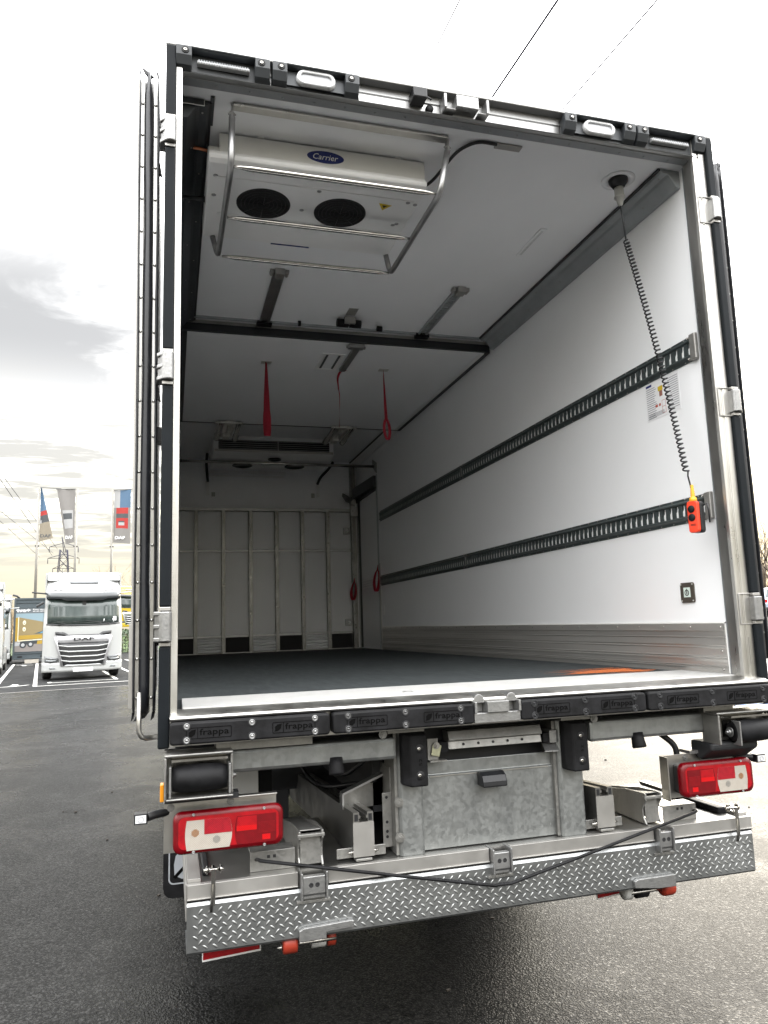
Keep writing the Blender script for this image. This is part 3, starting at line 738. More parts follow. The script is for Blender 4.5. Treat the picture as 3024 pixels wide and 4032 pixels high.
while yy < 5.95: rv.rivet((1.199, yy, 1.562), (-1, 0, 0), 0.005, 0.004); yy += 0.21
for zz in (1.366, 1.45): rv.rivet((1.2035, 0.14, zz), (-1, 0, 0), 0.006, 0.004)
P(rv, 'rivet', chrome, kpo)
# --- ceiling corner tracks
def corner_track(s, y0, y1):
    xw = 1.2095 if s > 0 else -1.2372; d = -s
    pts = [(xw, 3.861), (xw + d * 0.112, 3.861), (xw + d * 0.112, 3.845), (xw + d * 0.102, 3.838), (xw + d * 0.072, 3.835), (xw + d * 0.06, 3.826), (xw + d * 0.028, 3.778), (xw + d * 0.02, 3.770), (xw, 3.768)]
    if s < 0: pts = [(p[0], p[1]) for p in pts]
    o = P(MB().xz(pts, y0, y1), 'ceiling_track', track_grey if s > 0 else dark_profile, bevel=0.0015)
    g_ = MB().box(min(xw + d * 0.112, xw + d * 0.124), max(xw + d * 0.112, xw + d * 0.124), y0, y1, 3.848, 3.8605)
    P(g_, 'track_seal', gasket, o)
    r = MB(); yy = y0 + .05
    while yy < y1: r.rivet((xw + d * 0.085, yy, 3.8365), (0, 0, -1), 0.005, 0.004); r.rivet((xw + d * 0.042, yy + .2, 3.80), (-s, 0, -0.8), 0.005, 0.004); yy += 0.45
    P(r, 'rivet', alu_white, o)
    return o
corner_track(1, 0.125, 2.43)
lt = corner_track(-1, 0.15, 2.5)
P(MB().box(-1.236, -1.147, 0.142, 0.1495, 3.828, 3.858), 'track_end_cap', dark_profile, lt)
P(MB().box(-1.236, -1.145, 0.139, 0.142, 3.826, 3.8285).box(-1.1475, -1.145, 0.139, 0.142, 3.8285, 3.858), 'end_cap_edge', sealant, lt)
P(MB().box(-1.121, -1.104, 0.115, 0.30, 3.853, 3.8605), 'ceiling_strip', dark_profile)
cp = MB().tube([(-1.237, 0.42, 3.82), (-1.15, 0.43, 3.822), (-1.06, 0.44, 3.812)], 0.008, 10)
P(cp, 'copper_pipe', copper)
# --- short ceiling rails with end blocks
for xc, holes in ((-0.622, False), (0.608, True)):
    mb = MB(); w = 0.037
    mb.box(xc - w, xc - w + .014, 1.66, 2.42, 3.846, 3.8605).box(xc + w - .014, xc + w, 1.66, 2.42, 3.846, 3.8605)
    yy = 1.66
    while yy < 2.40:
        mb.box(xc - w + .014, xc + w - .014, yy, yy + 0.022, 3.852, 3.8605); yy += 0.04 if holes else 0.0219
    o = P(mb, 'ceiling_rail', track_grey if holes else steel_dark)
    e = MB().box(xc - 0.03, xc + 0.03, 1.585, 1.66, 3.82, 3.86)
    for a in (-0.06, 0.035): e.box(xc + a, xc + a + .025, 1.60, 1.655, 3.845, 3.8605).lathe((xc + a + .0125, 1.60, 3.842), (0, 1, 0), [(0.012, 0), (0.012, 0.05)], 12)
    P(e, 'end_block', alu_white, o, bevel=0.003)
    P(MB().box(xc - 0.055, xc + 0.055, 2.42, 2.47, 3.83, 3.8605), 'stop', rubber, o)
# --- evaporator near the rear doors
zb = 3.68
ev = MB()
prof = [(0.285, zb + 0.012), (0.278, zb + 0.03), (0.30, zb + 0.056), (0.325, zb + 0.062), (0.338, zb + 0.07), (0.36, 3.80), (0.98, 3.80), (0.985, zb + 0.05), (0.975, zb + 0.012), (0.955, zb), (0.305, zb)]
ev.yz(prof, -1.122, -0.10)
evo = P(ev, 'evaporator', white_plastic, bevel=0.009, label='white ceiling cooling unit with two round fans near the doors')
P(MB().box(-1.072, -0.09, 0.338, 0.95, 3.752, 3.853), 'front_cover', white_plastic, evo, bevel=0.004)
P(MB().box(-1.06, -0.10, 0.37, 0.93, 3.853, 3.8605), 'mounting_frame', grey_panel, evo)
P(MB().box(-1.09, -0.13, 0.40, 0.405, zb - .004, zb - .0003).box(-1.06, -0.16, 0.71, 0.715, zb - .004, zb - .0003), 'seam_ridge', white_plastic, evo)
for k in range(3): P(MB().box(-0.9 + .33 * k, -0.87 + .33 * k, 0.334, 0.345, 3.8535, 3.8595), 'cover_clip', white_plastic, evo)
for xc in (-0.846, -0.463):
    f = MB(); f.lathe((xc, 0.586, zb), (0, 0, -1), [(0.131, -0.004), (0.131, 0.003), (0.122, 0.005), (0.120, -0.002), (0.119, -0.05)], 40)
    f.disc((xc, .586, zb - .0012), -Z, .1215, 36)
    fo = P(f, 'fan', dark_void, evo)
    gr = MB()
    for R in (0.03, 0.05, 0.07, 0.09, 0.108): gr.ring((xc, 0.586, zb - 0.0035), Z, R, 0.0016, 36, 6)
    for a in range(0, 360, 45): gr.tube([(xc, .586, zb - .0035), (xc + .121 * math.cos(rad(a)), .586 + .121 * math.sin(rad(a)), zb - .0035)], 0.0014, 5)
    P(gr, 'fan_guard', black_plastic, evo)
sc = MB()
for (xx, yy) in ((-1.085, 0.40), (-1.03, 0.405), (-1.085, 0.56), (-0.60, 0.42), (-0.655, 0.60), (-0.155, 0.42), (-0.115, 0.43), (-0.155, 0.62), (-0.17, 0.635)):
    sc.lathe((xx, yy, zb), (0, 0, -1), [(0.011, 0), (0.011, 0.002), (0.006, 0.003), (0, 0.003)], 12)
P(sc, 'screw', steel_dark, evo)
lg = MB(); ca = (-0.583, 0.3375, 3.804)
lg.disc(ca, (0, -1, 0), 0.09, 48, 1, 1.0, 0.36, u=(1, 0, 0)); lg.disc((ca[0], ca[1] - .0006, ca[2]), (0, -1, 0), 0.0865, 48, 0, 1.0, 0.345, u=(1, 0, 0)); lg.disc((ca[0], ca[1] - .0003, ca[2]), (0, -1, 0), 0.0885, 48, 2, 1.0, 0.352, u=(1, 0, 0))
text(lg, 'Carrier', (ca[0] - 0.06, ca[1], ca[2] - 0.014), X, Z, h=0.029, w=0.12, depth=0.0011, m=1, shear=0.28)
P(lg, 'badge', [blue_logo, white_print, blue_logo], evo)
wt = MB(); wt.add([(-0.295, 0.452, zb - .0012), (-0.225, 0.46, zb - .0012), (-0.262, 0.512, zb - .0012)], [(0, 1, 2)])
wt.add([(-0.274, 0.466, zb - .0018), (-0.248, 0.468, zb - .0018), (-0.261, 0.490, zb - .0018)], [(0, 1, 2)], False, 1)
P(wt, 'warning_sticker', [yellow_print, black_print], evo)
P(MB().lathe((-1.12, 0.66, zb + .03), (-1, 0, 0), [(0.014, 0), (0.014, 0.03), (0.009, 0.04), (0.009, 0.13)], 12), 'drain_hose', black_plastic, evo)
P(MB().box(-0.76, -0.55, 0.984, 0.9875, zb + .01, zb + .02), 'outlet_slot', blue_logo, evo)
# --- tubular guard
def bend(pts, r=0.05, n=5):
    out = [Vector(pts[0])]
    for i in range(1, len(pts) - 1):
        p = Vector(pts[i]); a = (Vector(pts[i - 1]) - p); b = (Vector(pts[i + 1]) - p); rr = min(r, a.length * .45, b.length * .45)
        A = p + a.normalized() * rr; B = p + b.normalized() * rr
        for k in range(n + 1):
            t = k / n; out.append(A * (1 - t) ** 2 + p * 2 * t * (1 - t) + B * t * t)
    out.append(Vector(pts[-1])); return out
gd = MB().box(-1.026, -0.044, 0.128, 0.172, 3.848, 3.8605)
gdo = P(gd, 'evaporator_guard', steel, bevel=0.002, label='bent steel tube guard below the cooling unit')
for x0, x1, x2 in ((-1.03, -1.034, -1.042), (-0.043, -0.088, -0.088)):
    path = bend([(x0, 0.15, 3.80), (x1, 0.16, 3.58), (x2, 0.975, 3.58), (x2 - .03, 0.95, 3.68)], 0.06)
    rr = [0.004 if i == 0 else (0.009 if i == 1 and False else 0.0145) for i in range(len(path))]
    h = MB().tube(path, 0.0145, 10, rr=None); h.box(x0 - 0.004, x0 + 0.004, 0.136, 0.166, 3.79, 3.85); h.nut((x0 + .004, 0.151, 3.815), (1, 0, 0), .008, .008); h.nut((x0 - .004, 0.151, 3.815), (-1, 0, 0), .008, .008)
    P(h, 'guard_hoop', steel_dark, gdo)
for yy, zz in ((0.175, 3.588), (0.575, 3.58), (0.965, 3.58)):
    xs_ = [-1.022, -0.985, -0.955, -0.5, -0.165, -0.135, -0.10]
    P(MB().tube([(x, yy, zz) for x in xs_], 0.012, 12, rr=[0.006, 0.009, 0.0125, 0.0125, 0.0125, 0.009, 0.006]), 'guard_bar', chrome, gdo)
# --- cable and plates on the ceiling
P(MB().tube(bend([(-0.085, 0.45, 3.775), (-0.03, 0.40, 3.80), (0.03, 0.20, 3.845), (0.10, 0.125, 3.853), (0.20, 0.128, 3.853)], 0.06), 0.008, 8), 'cable', black_plastic)
P(MB().box(0.198, 0.33, 0.12, 0.158, 3.852, 3.8605), 'cable_plate', alu_white, bevel=0.001)
li = MB().box(0.775, 0.813, 0.78, 1.11, 3.853, 3.8605); lio = P(li, 'interior_light', grp_white, bevel=0.002)
P(MB().box(0.787, 0.801, 0.80, 1.09, 3.8515, 3.8532), 'lens', lens_clear, lio)
# --- socket plate for the hand control
sk = MB(); sk.lathe((0.945, 0.262, 3.8605), (0, 0, -1), [(0.085, 0), (0.085, 0.004), (0.06, 0.006), (0.055, 0.002), (0.05, -0.03)], 32)
sko = P(sk, 'ceiling_socket', grp_white)
P(MB().lathe((0.945, 0.262, 3.8605), (0, 0, -1), [(0.05, -0.0), (0.048, 0.012), (0.030, 0.04), (0.0, 0.042)], 24), 'socket_body', black_plastic, sko)
# --- small plates on the right wall
nx = 1.2092
no = P(MB().box(nx - .001, nx, 0.27, 0.545, 2.655, 2.86), 'notice_sheet', paper)
ns = MB(); random.seed(11)
def strip(y0, y1, z, h, m): ns.quad((nx - .0016, y0, z), (nx - .0016, y1, z), (nx - .0016, y1, z + h), (nx - .0016, y0, z + h), m)
for k in range(15):
    z = 2.825 - k * 0.0115
    if z > 2.69 or k > 11: strip(0.538 - 0.085 * random.uniform(.75, 1), 0.538, z, 0.003, 0)
    strip(0.278, 0.278 + 0.10 * random.uniform(.6, 1), z + .012, 0.003, 0)
for k in range(4): strip(0.40, 0.53, 2.668 + k * 0.006, 0.002, 0)
strip(0.405, 0.43, 2.765, 0.03, 2); strip(0.40, 0.44, 2.795, 0.025, 3); strip(0.49, 0.538, 2.838, 0.012, 4)
for (a, b) in ((0.385, 0.415),): strip(a, b, 2.67, 0.002, 1); strip(a, b, 2.705, 0.002, 1); strip(a, a + .002, 2.67, 0.07, 1); strip(b - .002, b, 2.67, 0.07, 1); strip(a, b, 2.738, 0.002, 1)
strip(0.425, 0.44, 2.715, .014, 1); strip(0.45, 0.47, 2.715, .014, 1)
P(ns, 'printed_text', [ink, ink_red, ink_brown, yellow_print, blue_logo], no)
sp = MB(); pts = rrect(0.295, 0.397, 1.681, 1.78, 0.012, 4); sp.prism([(1.2085, p[0], p[1]) for p in pts], (-0.006, 0, 0))
spo = P(sp, 'wall_switch', bronze_plate, bevel=0.001)
P(MB().box(1.2010, 1.2028, 0.322, 0.37, 1.708, 1.756), 'switch_face', lcd, spo)
pw = MB(); pw.ring((1.2006, 0.346, 1.730), X, 0.0135, 0.0022, 28, 6); pw.box(1.1995, 1.2008, 0.3445, 0.3475, 1.73, 1.75); pw.box(1.1995, 1.2008, 0.3435, 0.3485, 1.722, 1.736)
P(pw, 'power_symbol', black_print, spo)
sc = MB()
for yy in (0.304, 0.388):
    for zz in (1.69, 1.771): sc.screw((1.2025, yy, zz), (-1, 0, 0), 0.0045)
P(sc, 'screw', steel, spo)
# --- insulated partition folded up under the ceiling
pz0, pz1 = 3.765, 3.852
pt = MB().box(-1.17, 1.165, 2.515, 4.955, pz0, pz1)
pto = P(pt, 'folded_partition', grp_white, bevel=0.003, label='white insulated partition wall folded up under the ceiling')
P(MB().box(-1.205, 1.17, 2.495, 2.514, pz1 - 0.02, pz1 + .004), 'edge_profile', alu_white, pto)
gk = MB().box(-1.23, 1.20, 2.486, 2.514, pz0 + .004, pz1 - 0.0205).box(1.1655, 1.205, 2.49, 4.985, pz0 - .004, pz1 - .02).box(-1.225, -1.1705, 2.49, 4.985, pz0, pz1 - .02).box(-1.2, 1.19, 4.956, 4.985, pz0 - .002, pz1 - .03)
P(gk, 'gasket', gasket, pto, bevel=0.006)
P(MB().box(1.13, 1.164, 2.52, 4.95, pz0 - .004, pz0 - .0005), 'edge_profile', white_plastic, pto)
rh = MB().box(-0.123, -0.09, 2.74, 3.12, pz0 - .006, pz0 - .0005).box(0.03, 0.062, 2.74, 3.12, pz0 - .006, pz0 - .0005).box(-0.09, 0.03, 2.74, 2.765, pz0 - .006, pz0 - .0005).box(-0.09, 0.03, 3.095, 3.12, pz0 - .006, pz0 - .0005)
rho = P(rh, 'recessed_handle', white_plastic, pto)
P(MB().box(-0.089, -0.07, 2.77, 3.09, pz0 - .004, pz0 - .0006).box(0.012, 0.029, 2.77, 3.09, pz0 - .004, pz0 - .0006), 'handle_gap', dark_profile, pto)
la = MB().box(0.035, 0.155, 2.50, 2.56, pz0 - .03, pz0 - .001).cyl((0.02, 2.53, pz0 - .02), (0.17, 2.53, pz0 - .02), 0.012, 10)
P(la, 'latch', cast, pto, bevel=0.003)
P(MB().box(0.085, 0.135, 2.57, 3.09, pz0 - .022, pz0 - .001), 'latch_bar', steel_dark, pto)
for xx, yy in ((-0.535, 3.043), (0.462, 3.046)): P(MB().box(xx - 0.042, xx + .042, yy - .03, yy + .03, pz0 - .004, pz0 - .0005), 'strap_plate', steel, pto)
for xc in (-0.70, 0.53):
    hb = MB().box(xc - 0.05, xc + 0.05, 4.84, 5.42, pz0 - .02, pz0 - .006).box(xc - .035, xc + .035, 5.30, 5.44, pz0 - .06, pz0 - .02).box(xc - .06, xc - .05, 4.9, 5.4, pz0 - .05, pz0)
    hb.box(xc + .05, xc + .06, 4.9, 5.4, pz0 - .05, pz0).box(xc - .12, xc + .12, 5.36, 5.39, pz0 - .045, pz0 - .03).cyl((xc - .14, 4.87, pz0 - .02), (xc + .14, 4.87, pz0 - .02), 0.012, 10)
    for a in (5.0, 5.12, 5.24): hb.nut((xc, a, pz0 - .02), (0, 0, -1), .014, .014)
    ho = P(hb, 'partition_hinge', steel, pto, bevel=0.002)
    for s in (-1, 1):
        P(MB().lathe((xc + s * .1, 4.86, pz0 - .02), (0, 1, -.06), [(0.012, 0), (0.026, 0.03), (0.026, 0.42), (0.034, 0.44), (0.034, 0.56), (0.012, 0.6)], 14), 'gas_spring', chrome, pto)
for xc, mt in ((-0.06, rubber),):
    P(MB().cyl((-0.115, 2.25, 3.815), (-0.03, 2.25, 3.815), 0.03, 16).cyl((-0.02, 2.25, 3.815), (0.065, 2.25, 3.815), 0.03, 16), 'door_buffer', rubber)
    P(MB().box(-0.065, 0.015, 2.20, 2.24, 3.80, 3.85).box(-0.06, 0.01, 2.08, 2.2, 3.857, 3.8605), 'buffer_plate', alu_white, bevel=0.002)
P(MB().cyl((-0.38, 2.38, 3.84), (-0.36, 2.38, 3.84), 0.02, 12), 'stop', rubber); P(MB().cyl((0.22, 2.36, 3.84), (0.26, 2.36, 3.84), 0.02, 12), 'stop', rubber)
P(MB().box(-1.236, 1.09, 2.42, 2.44, 3.845, 3.8605), 'ceiling_profile', track_grey)
# --- second corner track and front evaporator
P(MB().xz([(1.2095, 3.861), (1.13, 3.861), (1.13, 3.85), (1.19, 3.79), (1.2095, 3.785)], 5.0, 7.13), 'ceiling_track', white_plastic)
P(MB().box(1.118, 1.1295, 5.0, 7.13, 3.846, 3.8605), 'track_seal', gasket)
fe = MB().yz([(5.86, 3.86), (5.86, 3.70), (5.84, 3.69), (5.83, 3.665), (5.86, 3.655), (6.0, 3.622), (6.62, 3.622), (6.70, 3.66), (6.72, 3.86)], -0.81, 0.62)
feo = P(fe, 'evaporator', white_plastic, bevel=0.006, label='second cooling unit at the front wall with a dark grille')
P(MB().box(-0.752, 0.568, 5.852, 5.8595, 3.693, 3.812), 'grille_opening', dark_void, feo)
gl = MB()
for k in range(5): gl.box(-0.752, 0.568, 5.842, 5.852, 3.703 + k * .024, 3.707 + k * .024)
gl.box(-0.06, -0.05, 5.838, 5.852, 3.693, 3.812)
P(gl, 'grille_bar', steel_dark, feo)
P(MB().box(-0.80, 0.61, 5.826, 5.85, 3.664, 3.69), 'lip', alu_white, feo)
for (xx, yy, r_) in ((-0.43, 6.38, 0.124), (0.222, 6.372, 0.125), (-0.08, 5.99, 0.08)):
    P(MB().lathe((xx, yy, 3.6225), (0, 0, -1), [(r_, 0.0), (r_, 0.01), (r_ * .93, 0.014), (r_ * .9, 0.002), (0, 0.002)], 28), 'fan', black_plastic, feo)
for path in ([(-0.842, 6.75, 3.84), (-0.845, 6.9, 3.75), (-0.83, 7.0, 3.62), (-0.815, 7.1, 3.55)], [(0.80, 6.75, 3.77), (0.78, 6.9, 3.72), (0.68, 7.0, 3.62), (0.655, 7.1, 3.54)]):
    P(MB().tube(bend(path, .1), 0.018, 8), 'hose', black_plastic)
P(MB().box(-0.81, 0.21, 7.06, 7.13, 3.665, 3.69).box(-0.81, 0.19, 7.10, 7.13, 3.62, 3.64), 'wall_profile', white_plastic)
P(MB().box(-0.84, -0.80, 7.10, 7.13, 3.363, 3.56).box(0.642, 0.682, 7.10, 7.13, 3.363, 3.56), 'cable_duct', white_plastic)
P(MB().box(-0.768, -0.722, 7.11, 7.13, 3.35, 3.404).box(0.57, 0.614, 7.11, 7.13, 3.35, 3.41), 'switch_box', grey_panel)
# --- front wall posts, rails and vents
for xc in (-0.965, -0.615, -0.262, 0.083, 0.430, 0.778): P(MB().box(xc - .0235, xc + .0235, 7.05, 7.128, 1.306, 3.15), 'wall_post', galv_post)
P(MB().box(-1.236, 1.105, 7.045, 7.128, 3.1505, 3.187), 'top_rail', steel_dark)
P(MB().box(-1.236, 1.115, 7.110, 7.1285, 2.608, 2.634), 'wall_rail', steel_dark)
P(MB().box(-1.236, 1.10, 7.096, 7.1286, 1.498, 1.527), 'wall_rail', steel_dark)
P(MB().box(-1.236, 1.205, 7.02, 7.129, 1.297, 1.3055), 'floor_rail', alu_white)
pe = [-1.235, -0.9885, -0.9415, -0.6385, -0.5915, -0.2855, -0.2385, 0.0595, 0.1065, 0.4065, 0.4535, 0.7545, 0.8015, 1.1]
for k in range(0, 14, 2):
    for z0_, z1_ in ((1.529, 2.602), (2.639, 3.149)): P(MB().box(pe[k] + .001, pe[k + 1] - .001, 7.118, 7.1288, z0_, z1_), 'wall_panel', grp_white, bevel=.003)
for a, b in ((-0.941, -0.639), (-0.238, 0.059), (0.454, 0.754)):
    v = MB()
    for k in range(5):
        z = 1.306 + k * .038; v.yz([(7.128, z), (7.11, z + .004), (7.10, z + .019), (7.11, z + .034), (7.128, z + .037)], a, b)
    P(v, 'ribbed_vent', grp_white)
for a, b in ((-1.235, -0.989), (-0.591, -0.286), (0.107, 0.406), (0.802, 1.105)): P(MB().box(a, b, 7.12, 7.1292, 1.306, 1.4975), 'vent_opening', dark_void)
cpst = MB().box(1.108, 1.135, 7.04, 7.128, 1.30, 3.79).box(1.14, 1.172, 7.05, 7.128, 1.30, 3.79)
P(cpst, 'corner_post', galv_post)
P(MB().box(1.136, 1.1395, 7.08, 7.128, 1.30, 3.79), 'corner_groove', dark_void)
P(MB().box(1.0, 1.09, 7.08, 7.1, 2.84, 2.93).box(1.0, 1.09, 7.08, 7.1, 1.60, 1.69), 'wall_bracket', steel_dark, bevel=.004)
P(MB().lathe((1.05, 7.08, 2.885), (0, -1, 0), [(.022, 0), (.02, .01), (0, .012)], 16).lathe((1.05, 7.08, 1.645), (0, -1, 0), [(.022, 0), (.02, .01), (0, .012)], 16), 'bracket_bolt', white_plastic)
lm = MB(); lm.prism([(1.14, 7.03, 3.33), (0.98, 6.98, 3.40), (0.97, 6.98, 3.36), (1.03, 7.0, 3.28), (1.10, 7.03, 3.27), (1.17, 7.03, 3.22), (1.17, 7.03, 3.38)], (0, 0.02, 0)); lm.box(1.09, 1.19, 7.0, 7.05, 3.08, 3.22)
lm.cyl((1.13, 6.99, 3.16), (1.13, 7.06, 3.16), .02, 12)
P(lm, 'lock_lever', steel_dark, bevel=.004)
# --- side door in the right wall
sdm = MB().box(1.2055, 1.2095, 6.03, 6.06, 1.31, 3.48).box(1.20, 1.2095, 6.06, 6.075, 1.31, 3.30)
sdo = P(sdm, 'side_door', track_grey, label='side door in the right wall with a dark header profile')
P(MB().xy([(1.2094, 6.08), (1.2094, 7.12), (1.13, 7.12), (1.17, 6.08)], 3.325, 3.47), 'door_header', dark_profile, sdo, bevel=.004)
P(MB().box(1.195, 1.2093, 6.08, 7.12, 3.28, 3.3245), 'door_seal', gasket, sdo)
P(MB().box(1.2, 1.2093, 6.95, 7.02, 1.31, 3.28), 'door_seal', gasket, sdo)
P(MB().box(1.2, 1.2094, 6.0, 6.029, 1.31, 2.35), 'door_trim', alu_white, sdo)
ps = MB()
for k in range(4): ps.box(1.2072, 1.2094, 6.12, 6.93, 2.08 + k * .032, 2.098 + k * .032)
P(ps, 'door_strip', white_plastic, sdo)
P(MB().box(1.205, 1.2094, 5.86, 5.90, 1.72, 1.83), 'pull_plate', white_plastic)
# --- load bar across the box
lb = empty('load_bar', (0, 0, 0), label='round steel bar spanning the box from wall to wall below the front cooling unit', cat='load bar')
MB().cyl((-1.215, 6.1, 3.598), (1.19, 6.1, 3.588), 0.0175, 14).build('bar', chrome, lb)
MB().prism([(1.1955, 6.02, 3.49), (1.1955, 6.02, 3.62), (1.1955, 6.19, 3.70), (1.1955, 6.19, 3.60)], (0.0135, 0, 0)).build('bracket', steel_dark, lb)
MB().box(-1.2365, -1.215, 6.04, 6.16, 3.52, 3.66).build('bracket', steel_dark, lb)
# ================================================================== red pull straps
def strap_loop(name, top, length, gap, width, label, tw=0.0, open_at=0.35, yoff=0.0):
    """webbing loop hanging from top: two strands that meet above and bulge below"""
    o = MB(); n = 26; L = []; R_ = []
    for side in (-1, 1):
        rows = []
        for i in range(n + 1):
            t = i / n
            sp_ = 0.0 if t < 1 - open_at else math.sin(math.pi * min(1, (t - (1 - open_at)) / open_at)) ** 0.6
            cx = side * (0.002 + gap * sp_) + tw * t
            a = 1.25 - 1.1 * min(1, t * 1.4)          # webbing turns as it hangs
            rows.append((top[0] + cx, top[1] + yoff * t + 0.01 * math.sin(3 * t), top[2] - length * t, a))
        vs = []
        for (x, y, z, a) in rows:
            vx, vy = math.cos(a) * width / 2, math.sin(a) * width / 2
            vs += [(x - vx, y - vy, z), (x + vx, y + vy, z), (x + vx, y + vy + .002, z), (x - vx, y - vy + .002, z)]
        fs = []
        for i in range(n):
            for k in range(4): fs.append((i * 4 + k, i * 4 + (k + 1) % 4, (i + 1) * 4 + (k + 1) % 4, (i + 1) * 4 + k))
        o.add(vs, fs, True)
    return o.build(name, red_strap, None, label=label, cat='strap', group='red pull straps in the load space')
strap_loop('pull_strap', (-0.535, 3.043, 3.762), 0.615, 0.006, 0.05, 'wide red webbing strap hanging flat and closed from a steel plate under the folded partition', 0.004)
strap_loop('pull_strap', (0.462, 3.046, 3.762), 0.61, 0.022, 0.026, 'red strap under the folded partition that opens into a round loop at its lower end', 0.02, 0.3)
m_ = MB(); pth = [(0.135, 3.06, 3.745), (0.10, 3.09, 3.755), (0.085, 3.11, 3.73), (0.088, 3.112, 3.65), (0.098, 3.12, 3.56), (0.102, 3.2, 3.45), (0.104, 3.6, 3.50), (0.11, 4.85, 3.745)]
pth = [(0.14, 3.05, 3.74), (0.10, 3.10, 3.757), (0.075, 3.115, 3.70), (0.079, 3.115, 3.62), (0.09, 3.115, 3.55), (0.088, 3.115, 3.45), (0.083, 3.115, 3.33), (0.082, 3.12, 3.265)]
vs = []; fs = []
pp = bend(pth, .06, 3)
for i, p in enumerate(pp):
    a = 0.4 + 1.2 * i / len(pp); w = 0.014 if i < len(pp) - 6 else 0.008
    vs += [(p.x - w * math.cos(a), p.y - w * math.sin(a), p.z), (p.x + w * math.cos(a), p.y + w * math.sin(a), p.z), (p.x + w * math.cos(a), p.y + w * math.sin(a) + .0025, p.z), (p.x - w * math.cos(a), p.y - w * math.sin(a) + .0025, p.z)]
for i in range(len(pp) - 1):
    for k in range(4): fs.append((i * 4 + k, i * 4 + (k + 1) % 4, (i + 1) * 4 + (k + 1) % 4, (i + 1) * 4 + k))
m_.add(vs, fs, True)
m_.build('pull_strap', red_strap, None, label='thin twisted red strap tied to the latch bar of the folded partition', cat='strap', group='red pull straps in the load space')
strap_loop('pull_strap', (1.185, 6.02, 2.335), 0.33, 0.03, 0.04, 'red strap loop at the edge of the side door where the lower load rail ends', -0.03, 0.8)
strap_loop('pull_strap', (1.12, 6.98, 2.235), 0.30, 0.03, 0.04, 'red strap loop hanging on the corner post beside the front wall', -0.03, 0.8)
# ================================================================== hand control on its coiled cable
rc = empty('hand_control', (1.07, 0.07, 2.0), label='orange and black hand control with two black buttons hanging on a coiled black cable', cat='remote control')
def L(p): return (p[0] - 1.07, p[1] - 0.07, p[2] - 2.0)
ux = Vector((0.34, -0.94, 0.0)).normalized(); uy = Vector((0.94, 0.34, 0)).normalized()
def R3(a, b, z): q = Vector((1.07, 0.07, 0)) + ux * a + uy * b; return L((q.x, q.y, z))
body = MB(); pts = rrect(-0.027, 0.027, 1.995, 2.143, 0.014, 4)
fr = [R3(p[0] * (1.0 if p[1] > 2.05 else 0.92), -0.024, p[1]) for p in pts]
body.prism(fr, tuple(uy * 0.022))
bo = body.build('front_shell', orange_case, rc, 0.005)
back = MB(); back.prism([R3(p[0] * 0.98 + .004, -0.002, p[1]) for p in pts], tuple(uy * 0.032)); back.build('back_shell', black_plastic, rc, 0.005)
hk = MB().tube([R3(0.03, 0.02, 2.12), R3(0.045, 0.03, 2.13), R3(0.05, 0.03, 2.10), R3(0.05, 0.03, 2.04)], 0.004, 6); hk.build('belt_clip', black_plastic, rc)
for zz in (2.105, 2.066):
    b_ = MB().lathe(R3(-0.003, -0.0238, zz), tuple(-uy), [(0.017, 0), (0.017, 0.003), (0.013, 0.006), (0, 0.007)], 20); b_.build('button', rubber, rc)
pr = MB()
for zz in (2.028, 2.033): pr.prism([R3(-0.012, -0.0245, zz), R3(0.012, -0.0245, zz), R3(0.012, -0.0245, zz + .002), R3(-0.012, -0.0245, zz + .002)], tuple(-uy * 0.0006))
pr.build('printed_mark', black_print, rc)
bt = MB(); zz = 2.143
bt.lathe(R3(-0.004, 0.0, zz - .004), (0, 0, 1), [(0.018, 0), (0.016, 0.02), (0.011, 0.022)] + [(0.0115 - 0.0003 * k if k % 2 == 0 else 0.0085 - .0002 * k, 0.024 + 0.0042 * k) for k in range(13)] + [(0.006, 0.082)], 14)
bt.build('cable_boot', yellow_boot, rc)
cab = MB()
top = Vector((0.945, 0.262, 3.73)); a0 = Vector((0.957, 0.262, 3.62)); c0 = Vector((0.962, 0.262, 3.525)); c1 = Vector((1.058, 0.09, 2.285)); e = Vector((1.066, 0.075, 2.2))
path = [top, a0.lerp(top, .5), a0, c0]
turns = 58; N = turns * 9; ax = (c1 - c0); u_, w_ = ortho(ax)
for i in range(N + 1):
    t = i / N; ang = 2 * math.pi * turns * t; sag = 0.05 * math.sin(math.pi * t)
    r_ = 0.0125
    tt = t ** 1.06
    p = c0 + ax * tt + Vector((sag * 0.25, -sag * 0.1, 0)) + (u_ * math.cos(ang) + w_ * math.sin(ang)) * r_
    path.append(p)
path += [c1 + Vector((0.004, -0.004, -0.02)), e, Vector((1.0665, 0.0705, 2.17))]
cab.tube([L(p) for p in path], 0.0042, 6)
cab.build('coiled_cable', black_plastic, rc)
pg = MB().lathe(L((0.945, 0.262, 3.815)), (0.02, 0, -1), [(0.0, 0), (0.024, 0.0), (0.024, 0.045), (0.028, 0.047), (0.028, 0.055), (0.02, 0.057), (0.014, 0.09), (0.006, 0.10)], 18)
pg.build('plug', grey_panel, rc)
